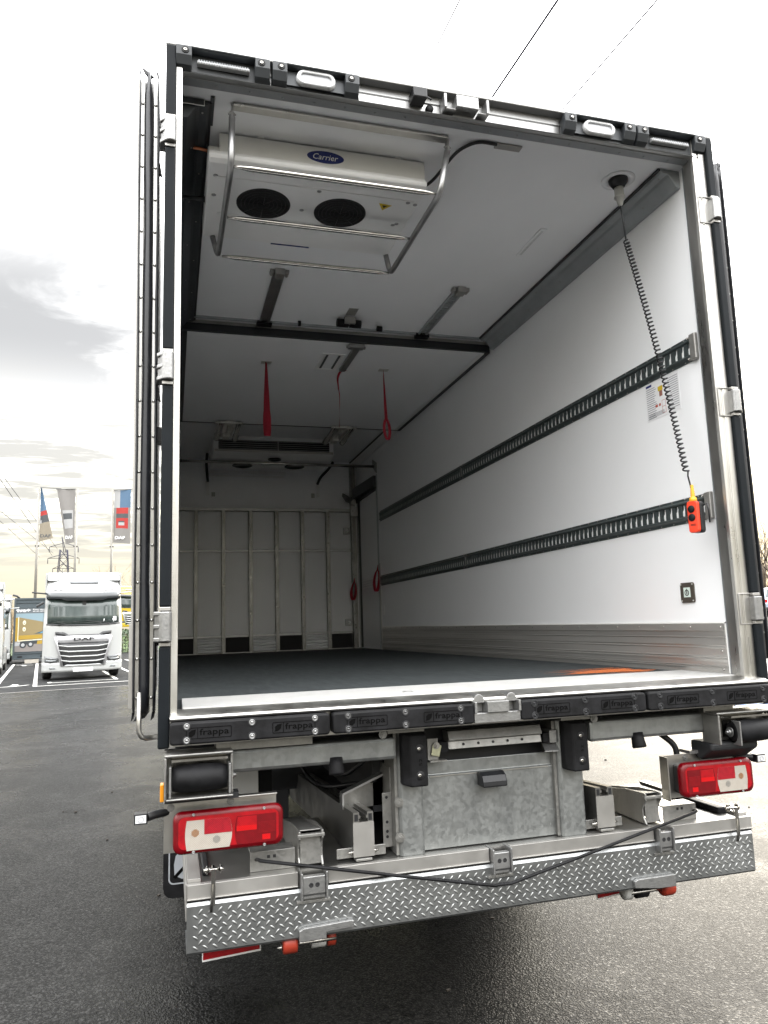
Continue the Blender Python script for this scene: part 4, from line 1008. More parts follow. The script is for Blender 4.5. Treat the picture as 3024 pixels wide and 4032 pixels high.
# ================================================================== under the rear of the body
# --- cross beam
P(MB().xz([(-1.09, 1.19), (-0.415, 1.19), (-0.415, 1.107), (-1.09, 1.107)], 0.05, 0.17), 'cross_beam', galv, bevel=0.014)
P(MB().xz([(0.429, 1.193), (1.06, 1.193), (1.06, 1.109), (0.429, 1.109)], 0.05, 0.17), 'cross_beam', galv, bevel=0.014)
for q_ in ((-1.1, -0.75, 0.02, 0.16, 1.195, 1.236), (0.985, 1.14, 0.03, 0.16, 1.195, 1.236), (-0.45, -0.3, 0.05, 0.2, 1.205, 1.237), (0.3, 0.47, 0.05, 0.2, 1.205, 1.237)): P(MB().box(*q_), 'mounting_plate', galv_fine)
for xx in (-0.47, 0.452): P(MB().nut((xx, 0.048, 1.205), (0, -1, 0), 0.011, 0.008), 'bolt', cast)
for xx in (-0.655, 0.66): P(MB().lathe((xx, 0.055, 1.112), (0.0, -0.25, -1), [(0.026, -0.02), (0.027, 0.01), (0.03, 0.035), (0.027, 0.042), (0.01, 0.042), (0.008, 0.036), (0, 0.036)], 20), 'rubber_stop', rubber)
# --- guide rollers at the corners
def roller(s):
    def q(a, b): return (min(a * s, b * s), max(a * s, b * s))
    x0, x1 = 1.045, 1.278
    br = MB()
    if s < 0:
        a, b = q(x0, x1); br.box(a, b, 0.052, 0.06, 1.05, 1.205)
        br.box(a, b, -0.052, 0.0515, 1.194, 1.204)
        br.box(a, a + .008, -0.05, 0.0515, 1.052, 1.1935)
        for xx in (x0, x1): pass
        br.box(b - .009, b, -0.045, 0.0515, 1.06, 1.1935); br.box(a, b, -0.045, 0.0515, 1.048, 1.056)
    else:
        br.box(0.99, 0.999, -0.052, 0.0515, 1.07, 1.1935).box(0.99, 1.32, -0.045, 0.0515, 1.194, 1.203).box(1.312, 1.320, -0.01, 0.0515, 1.09, 1.1935).box(0.99, 1.32, 0.052, 0.06, 1.07, 1.203)
    o = P(br, 'roller_bracket', galv_fine, bevel=0.004)
    xa, xb = (0.999, 1.310) if s > 0 else (-1.268, -1.054)
    zc, yc = (1.115, -0.015)
    lo = (xa + (0.085 if s > 0 else 0.014), xb - 0.008)
    L_ = lo[1] - lo[0]
    rl = MB().lathe((lo[0], yc, zc), (1, 0, 0), [(0.02, 0), (0.038, 0.002), (0.044, L_ * .12), (0.047, L_ * .35), (0.0475, L_ * .5), (0.047, L_ * .65), (0.044, L_ * .88), (0.038, L_ - .002), (0.02, L_)], 28)
    P(rl, 'guide_roller', rubber, o)
    for xx in (lo[0] - 0.008, lo[1]):
        ck = MB()
        pts = [(0.044 * math.cos(rad(a)) + yc, 0.05 * math.sin(rad(a)) + zc) for a in range(-80, 81, 20)] + [(yc + .06, zc + .05), (yc + .06, zc - .05)]
        pts = [(2 * yc - p[0], p[1]) for p in pts]
        ck.prism([(xx, p[0], p[1]) for p in pts], (0.007, 0, 0))
        P(ck, 'roller_cheek', cast, o, bevel=0.001)
    P(MB().nut((lo[1] + .007 if s < 0 else lo[0] - .008, yc, zc), (-s, 0, 0), 0.014, 0.014), 'axle_nut', cast, o)
    P(MB().box(lo[0], lo[1], yc - .005, yc + .06, zc + .058, zc + .066).box(lo[0], lo[1], 0.045, 0.0515, 1.085, 1.185), 'roller_hood', chrome, o)
    if s < 0: P(MB().box(-1.292, -1.2785, 0.02, 0.06, 1.035, 1.095), 'side_reflector', lens_amber, o, bevel=.003)
    return o
roller(-1); roller(1)
P(MB().yz([(0.0, 1.07), (0.14, 1.07), (0.14, 1.01), (0.08, 0.99), (0.0, 1.04)], 0.985, 1.23), 'roller_base', chassis, bevel=.01)
# --- posts of the lift frame with rubber buffers
for (x0, x1, fl_) in ((-0.402, -0.300, -1), (0.293, 0.410, 1)):
    po = MB(); po.xy([(x0, 0.095), (x0 + .012, 0.082), (x1 - .012, 0.082), (x1, 0.095), (x1, 0.20), (x0, 0.20)], 0.737, 1.204)
    o = P(po, 'lift_post', galv, bevel=0.004)
    sf = MB()
    if fl_ < 0: sf.box(-0.414, -0.4025, 0.10, 0.24, 0.742, 1.20).nut((-0.4025, 0.085, 0.94), (-.4, -1, 0), .012, .01).nut((-0.4025, 0.085, 0.81), (-.4, -1, 0), .012, .01)
    else: sf.box(0.28, 0.2925, 0.10, 0.24, 0.742, 1.20)
    P(sf, 'post_flange', galv_fine, o)
    xc = -0.3485 if fl_ < 0 else 0.353
    bf = MB(); bf.prism([(xc - .049, 0.0815, 1.01), (xc + .049, 0.0815, 1.01), (xc + .049, 0.0815, 1.2), (xc - .049, 0.0815, 1.2)], (0, -0.03, 0))
    a = [(xc - .049, 0.052, 1.008), (xc + .049, 0.052, 1.008), (xc + .049, 0.052, 1.204), (xc - .049, 0.052, 1.204)]; b = [(xc - .018, 0.018, 1.002), (xc + .049, 0.018, 1.002), (xc + .049, 0.018, 1.195), (xc - .018, 0.018, 1.195)]
    bf = MB().add([(xc - .049, 0.0815, 1.008), (xc + .049, 0.0815, 1.008), (xc + .049, 0.0815, 1.204), (xc - .049, 0.0815, 1.204)] + a + b, [(3, 2, 1, 0)] + [(i, (i + 1) % 4, 4 + (i + 1) % 4, 4 + i) for i in range(4)] + [(4 + i, 4 + (i + 1) % 4, 8 + (i + 1) % 4, 8 + i) for i in range(4)] + [(8, 9, 10, 11)])
    bo_ = P(bf, 'rubber_buffer', rubber, o, bevel=0.008)
    for zz in (1.145, 1.046):
        rc_ = MB(); bl = MB(); rc_.lathe((xc + .016, 0.0178, zz), (0, -1, 0), [(0.017, 0), (0.0165, 0.0012), (0.0, 0.0012)], 18); bl.lathe((xc + .013, 0.0165, zz), (0, -1, 0), [(0.0075, 0), (0.007, 0.002), (0.003, .002), (0.0, 0.001)], 10)
        P(rc_, 'bolt_recess', dark_void, o); P(bl, 'bolt', chrome, o)
    tx = MB(); text(tx, '52', (xc + .024, 0.0178, 1.082), (0, 0, 1), (-1, 0, 0), h=0.012, w=0.026, depth=0.0006); P(tx, 'lettering', emboss, o)
# --- panel between the posts
pn = MB().yz([(0.118, 0.742), (0.118, 1.018), (0.128, 1.022), (0.128, 1.072), (0.14, 1.072), (0.14, 0.742)], -0.299, 0.292)
pno = P(pn, 'rear_panel', galv, bevel=0.002)
P(MB().box(-0.262, 0.262, 0.1145, 0.1178, 1.0145, 1.0195), 'panel_fold', steel, pno)
lp = MB().yz([(0.117, 1.022), (0.085, 1.024), (0.062, 1.012), (0.052, 0.99), (0.050, 0.968), (0.117, 0.968)], -0.06, 0.046)
P(lp, 'plate_lamp', black_plastic, pno, bevel=0.006)
wl = MB()
for k in range(60): wl.lathe((0.287 + random.uniform(-.002, .002), 0.116, 0.76 + k * .005), (0, -1, 0), [(0.005, 0), (0.003, .0025), (0, .003)], 6)
P(wl, 'weld_bead', galv_fine, pno)
pf = MB(); pf.yz([(0.10, 1.15), (0.085, 1.155), (0.10, 1.19), (0.16, 1.19), (0.16, 1.12), (0.092, 1.12)], -0.185, 0.228)
pfo = P(pf, 'light_profile', galv_fine, bevel=.002)
dt = MB()
for k in range(5): dt.disc((-0.12 + k * .065, 0.0955, 1.136), (0, -1, 0.1), .006, 10)
P(dt, 'drain_hole', dark_void, pfo)
lk = MB().box(-0.272, -0.228, 0.10, 0.106, 1.084, 1.166).box(-0.272, -0.202, 0.07, 0.106, 1.080, 1.086)
lko = P(lk, 'lock_bracket', galv_fine)
P(MB().prism([(-0.252, .09, 1.148), (-0.215, .09, 1.138), (-0.226, .09, 1.095), (-0.262, .09, 1.103)], (0, .006, 0)), 'lock_plate', yellow_zinc, lko, bevel=.004)
P(MB().nut((-0.238, .0895, 1.14), (0, -1, 0), .009, .008), 'bolt', alu_white, lko)
P(MB().box(-0.222, -0.187, 0.095, 0.14, 1.11, 1.15), 'rubber_block', rubber, lko)
ek = MB().box(0.258, 0.291, 0.08, 0.2, 1.115, 1.165); ek.prism([(0.228, 0.07, 1.082), (0.291, 0.07, 1.080), (0.291, 0.11, 1.113), (0.236, 0.11, 1.113)], (0, 0, .004))
P(ek, 'end_bracket', cast, bevel=.002); P(MB().box(0.232, 0.2575, 0.085, 0.14, 1.118, 1.155), 'rubber_block', rubber)
P(MB().box(-0.44, 0.43, 0.17, 0.3, 1.2, 1.236).box(-0.299, 0.292, 0.2, 0.22, 0.75, 1.2), 'inner_frame', chassis)
# --- chassis, rear axle and wheels
ch = MB()
for xx in (-0.45, 0.37): ch.box(xx, xx + .08, 0.3, 7.0, 0.86, 1.12)
for yy in (0.5, 1.6, 3.5, 5.5): ch.box(-0.37, 0.37, yy, yy + .08, 0.9, 1.08)
ch.box(-1.24, 1.24, 0.25, 7.2, 1.17, 1.239)
P(ch, 'chassis_frame', chassis)
def wheel(xc, yc, w, o_name='wheel'):
    R = 0.48; mb = MB()
    mb.lathe((xc - w / 2, yc, R), (1, 0, 0), [(0.29, 0.0), (0.40, 0.0), (0.46, 0.02), (R, 0.05), (R, w - .05), (0.46, w - .02), (0.40, w), (0.29, w)], 36)
    o = P(mb, o_name, tyre)
    P(MB().lathe((xc - w / 2 + .02, yc, R), (1, 0, 0), [(0.29, 0), (0.27, 0.02), (0.25, 0.06), (0.12, 0.1), (0.12, w - .14), (0.25, w - .1), (0.27, w - .06), (0.29, w - .04)], 28), 'rim', steel_dark, o)
for xc in (-1.08, -0.74, 0.74, 1.08): wheel(xc, 2.9, 0.28)
for xc in (-1.05, 1.05): wheel(xc, 8.5, 0.32)
P(MB().cyl((-1.0, 2.9, .48), (1.0, 2.9, .48), .09, 12), 'axle', chassis); P(MB().cyl((-1.0, 8.5, .48), (1.0, 8.5, .48), .07, 12), 'axle', chassis)
P(MB().box(-1.22, 1.22, 7.75, 9.7, 0.55, 3.1), 'cab', white_paint, bevel=.12, segs=3)
for q_ in ((-1.2, -0.52, 2.2, 2.26, 0.30, 1.16), (-1.2, -0.52, 3.5, 3.56, 0.35, 1.16), (0.52, 1.2, 3.5, 3.56, 0.35, 1.16), (0.52, 1.2, 2.2, 2.26, 0.30, 1.16)): P(MB().box(*q_), 'splash_shade_guard', chassis)  # axle guards; the last one is added, unseen, to darken the ground
P(MB().box(0.7, 1.2, 3.9, 6.6, 0.4, 1.12), 'light_block_box', chassis); P(MB().box(-1.2, -0.7, 4.2, 6.6, 0.4, 1.12), 'light_block_box', chassis)  # unseen boxes added to stop side light reaching under the body
P(MB().box(-1.20, -0.885, 0.62, 1.3, 0.86, 1.02), 'side_locker', white_body, bevel=.003)
P(MB().box(-1.142, -1.085, 0.58, 0.61, 0.91, 1.08), 'reflector_panel', lens_bright)
P(MB().box(-1.07, -1.05, 0.55, 0.58, 0.86, 1.06).box(-1.03, -1.01, 0.5, 0.53, 0.86, 1.06), 'side_stay', black_plastic)
P(MB().tube(bend([(-0.60, .9, 1.14), (-0.58, .6, 1.02), (-0.55, .42, 0.98), (-0.47, .3, 1.08)], .08), .011, 7), 'air_line', black_plastic)
P(MB().tube(bend([(-0.70, 1.2, 1.12), (-0.66, .7, 0.95), (-0.62, .5, 0.93), (-0.44, .28, 0.99)], .1), .008, 7), 'air_line', black_plastic)
P(MB().cyl((-0.95, 1.5, 0.85), (0.95, 1.5, 0.85), .12, 16), 'air_tank', chassis)
# --- left mudflap with its emblem
MY = 0.83; MS = 1.0
def ms(x, z): return (-1.302 + (x + 1.302) * 1.21 + .018, z - (1.63 - z) * 0.2195)     # measured at y = 0.2, carried back to y = 0.83
mf = MB(); pts = [ms(*p) for p in ((-1.302, 1.19), (-1.302, 0.70), (-1.297, 0.68), (-1.285, 0.668), (-1.268, 0.664))] + [(-0.80, ms(0, .664)[1]), (-0.80, 1.09)]
mf.xz(pts, MY, MY + .006); mfo = P(mf, 'mudflap', rubber)
em = MB(); y_ = MY - .0008
def st(pts, m=0): em.add([(p[0], y_, p[1]) for p in pts], [tuple(range(len(pts)))], False, m)
o_ = [ms(*p) for p in rrect(-1.2835, -0.98, 0.711, 0.86, 0.018, 4)]; i_ = [ms(*p) for p in rrect(-1.2785, -0.985, 0.716, 0.855, 0.014, 4)]; n = len(o_)
em.add([(p[0], y_, p[1]) for p in o_] + [(p[0], y_, p[1]) for p in i_], [(i, (i + 1) % n, n + (i + 1) % n, n + i) for i in range(n)])
st([ms(*p) for p in ((-1.262, 0.742), (-1.264, 0.78), (-1.258, 0.81), (-1.24, 0.825), (-1.19, 0.83), (-1.08, 0.83), (-1.07, 0.79), (-1.10, 0.75), (-1.16, 0.735), (-1.21, 0.73), (-1.235, 0.728))])
P(em, 'emblem', mat('silver_print', (0.40, 0.42, 0.45), 0.4), mfo)
sl_ = MB(); y_ = MY - .0016
for q_ in (((-1.268, 0.737), (-1.258, 0.731), (-1.16, 0.822), (-1.174, 0.827)), ((-1.222, 0.778), (-1.10, 0.789), (-1.10, 0.781), (-1.225, 0.769))):
    sl_.add([(ms(*p)[0], y_, ms(*p)[1]) for p in q_], [(0, 1, 2, 3)])
P(sl_, 'emblem_lines', emboss, mfo)
# --- tail lights
def rr3(pts, y): return [(p[0], y, p[1]) for p in pts]
def tail_light(s, x0, x1, z0, z1, y):
    """x0 outer end for the left one; mirrored for the right one"""
    Wd = x1 - x0; H = z1 - z0
    def q(u): return x0 + u * Wd if s < 0 else x1 - u * Wd
    def poly(pts, yy, nrm=1): return [(q(u), yy, z0 + v * H) for (u, v) in pts]
    hs = MB(); hs.xz(rrect(x0 + .012, x1 - .012, z0 + .012, z1 - .012, .012, 3), y + 0.028, y + 0.075)
    o = P(hs, 'tail_light', black_plastic)
    ln = MB(); out = rrect(x0, x1, z0, z1, 0.03, 6); m1 = rrect(x0 + .006, x1 - .006, z0 + .006, z1 - .006, 0.028, 6); m2 = rrect(x0 + .018, x1 - .018, z0 + .018, z1 - .016, 0.022, 6); n = len(out)
    vs = rr3(out, y + .03) + rr3(out, y + .012) + rr3(m1, y + .004) + rr3(m2, y + .001)
    fs = []
    for k in range(3): fs += [(k * n + i, k * n + (i + 1) % n, (k + 1) * n + (i + 1) % n, (k + 1) * n + i) for i in range(n)]
    ln.add(vs, fs, True, 1); ln.add(rr3(m2, y + .001), [tuple(range(n))], False, 0)
    lo_ = P(ln, 'lens', [lens_red, lens_deep], o)
    # barrel-shaped clear field, split by a red block
    def arcL(u, v0, v1, b, k=7): return [(u - b * math.sin(math.pi * i / k), v0 + (v1 - v0) * i / k) for i in range(k + 1)]
    Ls = arcL(0.12, 0.10, 0.80, 0.015); 
    right = [(0.50 + 0.025 * math.sin(math.pi * i / 7), 0.80 - 0.70 * i / 7) for i in range(8)]
    fld = MB().add(poly(Ls + right, y - .0005), [tuple(range(len(Ls) + len(right)))])
    P(fld, 'clear_lens', lens_white, o)
    rb = [(0.275, 0.80), (0.275, 0.45), (0.523, 0.45), (0.521, 0.55), (0.512, 0.68), (0.50, 0.80)]
    P(MB().add(poly(rb, y - .0012), [tuple(range(6))]), 'fog_lens', lens_pink, o)
    for (uc, vc, mm, nm) in ((0.195, 0.50, lens_brown, 'bulb'), (0.385, 0.31, lens_grey, 'bulb')):
        d = MB()
        for k in range(7):
            for j in range(9):
                if ((k - 3) / 3.4) ** 2 + ((j - 4) / 4.4) ** 2 < 1:
                    u, v = uc + (k - 3) * .0095, vc + (j - 4) * .020; d.add(poly([(u - .0038, v - .008), (u + .0038, v - .008), (u + .0038, v + .008), (u - .0038, v + .008)], y - .0014), [(0, 1, 2, 3)])
        P(d, nm, mm, o)
    F2 = [(0.57 - 0.02 * math.sin(math.pi * i / 7), 0.12 + 0.68 * i / 7) for i in range(8)] + [(0.93, 0.80), (0.93, 0.12)]
    P(MB().add(poly(F2, y - .0004), [tuple(range(10))]), 'brake_lens', lens_deep, o)
    P(MB().add(poly([(0.565, .5), (0.75, .5), (0.75, .78), (0.575, .78)], y - .0009), [(0, 1, 2, 3)]), 'brake_lens', lens_red, o)
    P(MB().add(poly([(0.565, .44), (0.75, .44), (0.75, .56), (0.565, .56)], y - .0013), [(0, 1, 2, 3)]).add(poly([(0.80, .18), (0.875, .18), (0.875, .31), (0.80, .31)], y - .0013), [(0, 1, 2, 3)]), 'bright_lens', lens_bright, o)
    gr = MB()
    for k in range(9): gr.add(poly([(0.765, .36 + k * .03), (0.92, .36 + k * .03), (0.92, .367 + k * .03), (0.765, .367 + k * .03)], y - .0012), [(0, 1, 2, 3)])
    P(gr, 'lens_rib', lens_red, o)
    sc = MB()
    for (u, v) in ((.18, .93), (.82, .93), (.18, .05), (.82, .05)): sc.screw((q(u), y + .002, z0 + v * H), (0, -1, 0), .0055)
    P(sc, 'screw', steel_dark, o)
    return o
tail_light(-1, -1.247, -0.862, 0.853, 0.995, 0.012); tail_light(1, 0.850, 1.222, 0.845, 0.990, 0.034)
lbk = MB().box(-1.279, -0.878, 0.088, 0.093, 0.845, 1.024).box(-1.279, -0.878, 0.06, 0.0879, 1.019, 1.024)
lbo = P(lbk, 'light_bracket', steel, bevel=.001)
for xx, zz in ((-1.255, 1.0), (-1.045, 1.004)): P(MB().nut((xx, 0.0878, zz), (0, -1, 0), .009, .006), 'bolt', cast, lbo)
P(MB().box(-1.277, -1.02, 0.03, 0.088, 1.026, 1.046), 'roller_base', chassis)
rbk = MB().box(0.80, 1.20, 0.11, 0.115, 0.835, 1.016).box(0.80, 0.806, 0.06, 0.1099, 0.835, 1.016)
rbo = P(rbk, 'light_bracket', steel, bevel=.001)
for xx, zz in ((0.93, 1.0), (1.125, 1.0)): P(MB().nut((xx, 0.1098, zz), (0, -1, 0), .009, .006), 'bolt', cast, rbo)
P(MB().box(0.94, 1.17, 0.09, 0.16, 1.0165, 1.03).box(1.0, 1.15, 0.07, 0.15, 1.03, 1.05), 'bracket_arm', steel_dark)
P(MB().tube(bend([(0.80, .2, 1.14), (0.86, .15, 1.09), (0.90, .13, 1.05), (0.905, .13, 0.99)], .05), .013, 8).tube([(0.66, .25, 1.09), (0.74, .2, 1.10), (0.82, .2, 1.115)], .012, 8), 'wiring', black_plastic)
# side marker lamps on rubber arms
for pth, x0, x1 in (([(-1.265, .10, .985), (-1.31, .075, .985), (-1.335, .06, .982)], -1.378, -1.333), ([(1.19, .11, .985), (1.23, .09, .985), (1.255, .07, .981)], 1.252, 1.30)):
    m1 = MB().tube(pth, .0145, 10); m1.box(x0, x1, 0.045, 0.085, 0.962, 0.998)
    mo = P(m1, 'marker_lamp', black_plastic, bevel=.002)
    P(MB().box(x0 + .0045, x1 - .0045, 0.0425, 0.0449, 0.9665, 0.9925), 'lens', lens_clear, mo, bevel=.001)
    P(MB().ring(((x0 + x1) / 2, 0.042, 0.9795), Y, 0.009, .0015, 18, 5), 'lens_ring', lens_grey_clear, mo)
# --- lift arms (extruded aluminium)
def lift_arm(x0, x1):
    y0, y1 = 0.085, 1.7; dz = -0.115
    w = x1 - x0
    sec = [(x0, .757), (x1, .757), (x1, .918), (x1 - w * .30, .918), (x1 - w * .30, .905), (x1 - w * .36, .905), (x1 - w * .36, .896), (x1 - w * .27, .896), (x1 - w * .27, .882), (x0 + w * .27, .882), (x0 + w * .27, .896), (x0 + w * .36, .896), (x0 + w * .36, .905), (x0 + w * .30, .905), (x0 + w * .30, .918), (x0, .918)]
    o = P(MB().prism([(p[0], y0, p[1]) for p in sec], (0, y1 - y0, dz)), 'lift_arm', alu, label=None)
    fc = MB().box(x0 - .0015, x1 + .0015, y0 - .003, y0 - .0003, .757, .881); P(fc, 'arm_end_plate', alu_white, o)
    dk = MB()
    for (a, b) in ((x0 + w * .06, x0 + w * .24), (x1 - w * .24, x1 - w * .06)): dk.box(a, b, y0 - .0008, y0 - .0002, .886, .911)
    P(dk, 'arm_cavity', dark_void, o)
    sh = MB().box(x0 - .06, x1 + .055, y0 + .03, y0 + .036, .748, .785).box(x0 + .006, x1 - .01, y0 - .012, y0 + .03, .744, .753)
    P(sh, 'arm_shoe', galv_fine, o, bevel=.002)
    nbm = MB()
    for xx, d in ((x0 - .0005, -1), (x1 + .0005, 1)):
        for yy in (y0 + .012, y0 + .05): nbm.nut((xx, yy, .772), (d, 0, 0), .007, .012)
    P(nbm, 'bolt', chrome, o)
lift_arm(-0.587, -0.508); lift_arm(0.458, 0.538)
# gussets and plates beside the arms
gs = MB().xz([(-0.580, .949), (-0.412, 1.011), (-0.402, 1.051), (-0.373, 1.05), (-0.376, .90), (-0.415, .885), (-0.56, .882), (-0.584, .895)], .30, .308)
P(gs, 'gusset', galv_fine, bevel=.001)
P(MB().prism([(-0.584, .30, .949), (-0.412, .30, 1.013), (-0.405, .30, 1.055), (-0.412, .30, 1.057), (-0.418, .30, 1.02), (-0.59, .30, .955), (-0.592, .30, .896), (-0.585, .30, .893)], (0, -.05, 0)), 'gusset_flange', steel_dark)
vb = MB().box(-0.452, -0.414, .15, .155, .762, .965).box(-0.418, -0.414, .155, .26, .762, 1.06)
P(vb, 'frame_plate', galv_fine, bevel=.001)
hl = MB()
for zz in (.948, .855, .82, .80): hl.disc((-0.435, .1495, zz), (0, -1, 0), .006, 12)
P(hl, 'bolt_hole', dark_void)
P(MB().xz([(-0.80, 1.03), (-0.53, 1.03), (-0.53, 0.97), (-0.80, 0.97)], 1.0, 1.01).box(-0.70, -0.55, .9, 1.2, .96, 1.06), 'inner_bracket', galv_fine)
P(MB().xz([(0.425, .93), (0.505, .93), (0.515, .965), (0.46, 1.005), (0.425, 1.005)], .3, .308).box(0.425, 0.437, .15, .3, .93, 1.10), 'gusset', galv_fine)
# ================================================================== tail lift platform, folded
pl_ = MB().box(-1.197, 1.197, 0.075, 0.80, 0.70, 0.738)
plo = P(pl_, 'lift_platform', alu, label='folded aluminium tail lift platform with chequer-plate ramp')
ep = MB()
for a, b in ((-1.197, -0.806), (-0.694, -0.05), (0.040, 0.70), (0.788, 1.197)):
    ep.box(a, b, 0.052, 0.0748, 0.690, 0.7405).box(a, b, 0.046, 0.0518, 0.690, 0.695)
P(ep, 'edge_profile', alu_white, plo, bevel=.0015)
for s in (-1, 1):
    bd = MB(); a, b = sorted((s * 1.150, s * 1.1965)); bd.box(a, b, .08, .8, .7383, .752); a, b = sorted((s * 1.1975, s * 1.202)); bd.box(a, b, .06, .8, .62, .742)
    P(bd, 'side_profile', alu_white, plo, bevel=.001)
# ramp lip in chequer plate
lipT, lipB, ly = 0.678, 0.507, 0.056
lp = MB(); prof = [(0.10, lipT + .006), (0.075, lipT + .006), (0.062, lipT + .001), (ly, lipT - .010), (ly, lipB + .01), (ly + .006, lipB + .002), (ly + .016, lipB), (0.30, lipB - .01), (0.30, lipB + .0), (ly + .02, lipB + .012), (ly + .012, lipT - .012), (0.08, lipT - .004), (0.10, lipT - .004)]
lp.yz(prof, -1.198, 1.198)
lpo = P(lp, 'ramp_lip', tread_mat, plo)
tr = MB()
def lozenge(xc, zc, ang, L_=0.0125, w=0.0042, h=0.0024):
    ca, sa = math.cos(ang), math.sin(ang)
    def w2(a, b, d): return (xc + a * ca - b * sa, ly - d, zc + a * sa + b * ca)
    ring_ = [(-L_, 0), (-L_ * .6, w * .8), (0, w), (L_ * .6, w * .8), (L_, 0), (L_ * .6, -w * .8), (0, -w), (-L_ * .6, -w * .8)]
    top_ = [(-L_ * .6, 0), (L_ * .6, 0)]
    vs = [w2(a, b, 0) for a, b in ring_] + [w2(a, b, h) for a, b in top_]
    tr.add(vs, [(0, 1, 8), (1, 2, 9, 8), (2, 3, 9), (3, 4, 9), (4, 5, 9), (5, 6, 9), (6, 7, 8, 9), (7, 0, 8)], True)
def hidden(x, z):
    for (a, b, c_, d) in ((-0.81, -0.69, .635, .70), (-0.055, .045, .64, .70), (.695, .79, .635, .70), (-.81, -.60, .5, .553), (.578, .782, .5, .553)):
        if a < x < b and c_ < z < d: return True
    return False
px_, pz_ = 0.0336, 0.0336
for j in range(-1, 7):
    for i in range(0, 73):
        for (ox, oz, an) in ((0, 0, 1), (px_ / 2, pz_ / 2, -1)):
            xx = -1.185 + i * px_ + ox; zz = lipB + .006 + j * pz_ + oz
            if -1.185 < xx < 1.19 and lipB + .010 < zz < lipT - .014 and not hidden(xx, zz): lozenge(xx, zz, rad(52) if an > 0 else rad(-40))
P(tr, 'tread_pattern', tread_mat, lpo if False else plo, kind='stuff')
# hinges of the lip
for (x0, x1, tone) in ((-0.80, -0.700, cast), (-0.047, 0.036, steel_dark), (0.706, 0.780, steel_dark)):
    h = MB().box(x0 + .008, x1 - .008, 0.030, 0.0555, .665, .727).box(x0 + .008, x1 - .008, .036, .0555, .648, .6645)
    h.box(x0, x0 + .0075, .02, .10, .648, .742).box(x1 - .0075, x1, .02, .10, .648, .742)
    h.cyl((x0 + .008, .045, .668), (x1 - .008, .045, .668), .013, 12)
    ho = P(h, 'lip_hinge', tone, plo, bevel=.003)
    P(MB().box(x0 - .012, x1 + .012, .049, .0557, .630, .640).box(x0 + .006, x1 - .006, .054, .0559, .640, .65), 'hinge_weld', galv_fine, plo, bevel=.002)
    bh = MB()
    for k in (-1, 1): bh.lathe(((x0 + x1) / 2 + k * .0115, .0298, .697), (0, -1, 0), [(.0085, 0), (.008, .0006), (.004, .0006), (.003, -.0005), (0, -.0005)], 12)
    P(bh, 'hinge_hole', dark_void, plo)
# upper hinge arms
def hinge_arm(x0, x1, s):
    yf = .10; ha = MB()
    for xx in (x0, x1 - .008):
        pts = [(yf, .742), (yf + .02, .77), (yf + .022, .80), (yf + .008, .825), (yf - .008, .84), (yf - .006, .868), (yf + .02, .870), (yf + .15, .862), (.62, .80), (.70, .742)]
        ha.prism([(xx, p[0], p[1]) for p in pts], (.008, 0, 0))
    ha.box(x0 + .008, x1 - .008, yf + .012, yf + .018, .745, .85)
    ha.box(x0 - .004, x1 + .004, yf - .01, yf + .01, .846, .858)
    ha.prism([(x0 + .008, yf + .02, .862), (x1 - .008, yf + .02, .862), (x1 - .008, .6, .795), (x0 + .008, .6, .795)], (0, 0, .005))
    return P(ha, 'hinge_arm', galv_fine, plo, bevel=.002)
hinge_arm(-0.795, -0.70, -1); hinge_arm(0.700, 0.782, 1)
for (x0, x1, tz) in ((-0.972, -0.806, .808), (0.80, 0.968, .803)):
    s = MB().box(x0, x1, .118, .124, .7385, tz); s.box(x0, x1, .124, .20, tz - .006, tz)
    so_ = P(s, 'stay_bracket', galv_fine, plo, bevel=.001)
    hm = MB(); xa = x0 + .062 if x0 < 0 else x1 - .10
    for k in (0, .022): hm.box(xa + k, xa + k + .011, .1172, .1178, .782, .793)
    P(hm, 'square_hole', dark_void, so_)
# locking hooks
for xx in (-1.112, 1.105):
    h = MB(); h.tube(bend([(xx + .004, .075, .79), (xx + .004, .038, .765), (xx, .03, .70), (xx - .004, .036, .65)], .03), .006, 6).box(xx - .004, xx + .010, .03, .037, .67, .79)
    h.cyl((xx - .022, .06, .782), (xx + .03, .06, .782), .0065, 10); h.nut((xx + .028, .06, .782), (1, 0, 0), .01, .008); h.nut((xx - .016, .06, .782), (-1, 0, 0), .01, .008)
    P(h, 'locking_hook', chrome, plo)
for a, b in ((-1.142, -1.118), (1.10, 1.145)):
    P(MB().box(a, b, .14, .5, .739, .765), 'rubber_rail', rubber, plo, bevel=.006)
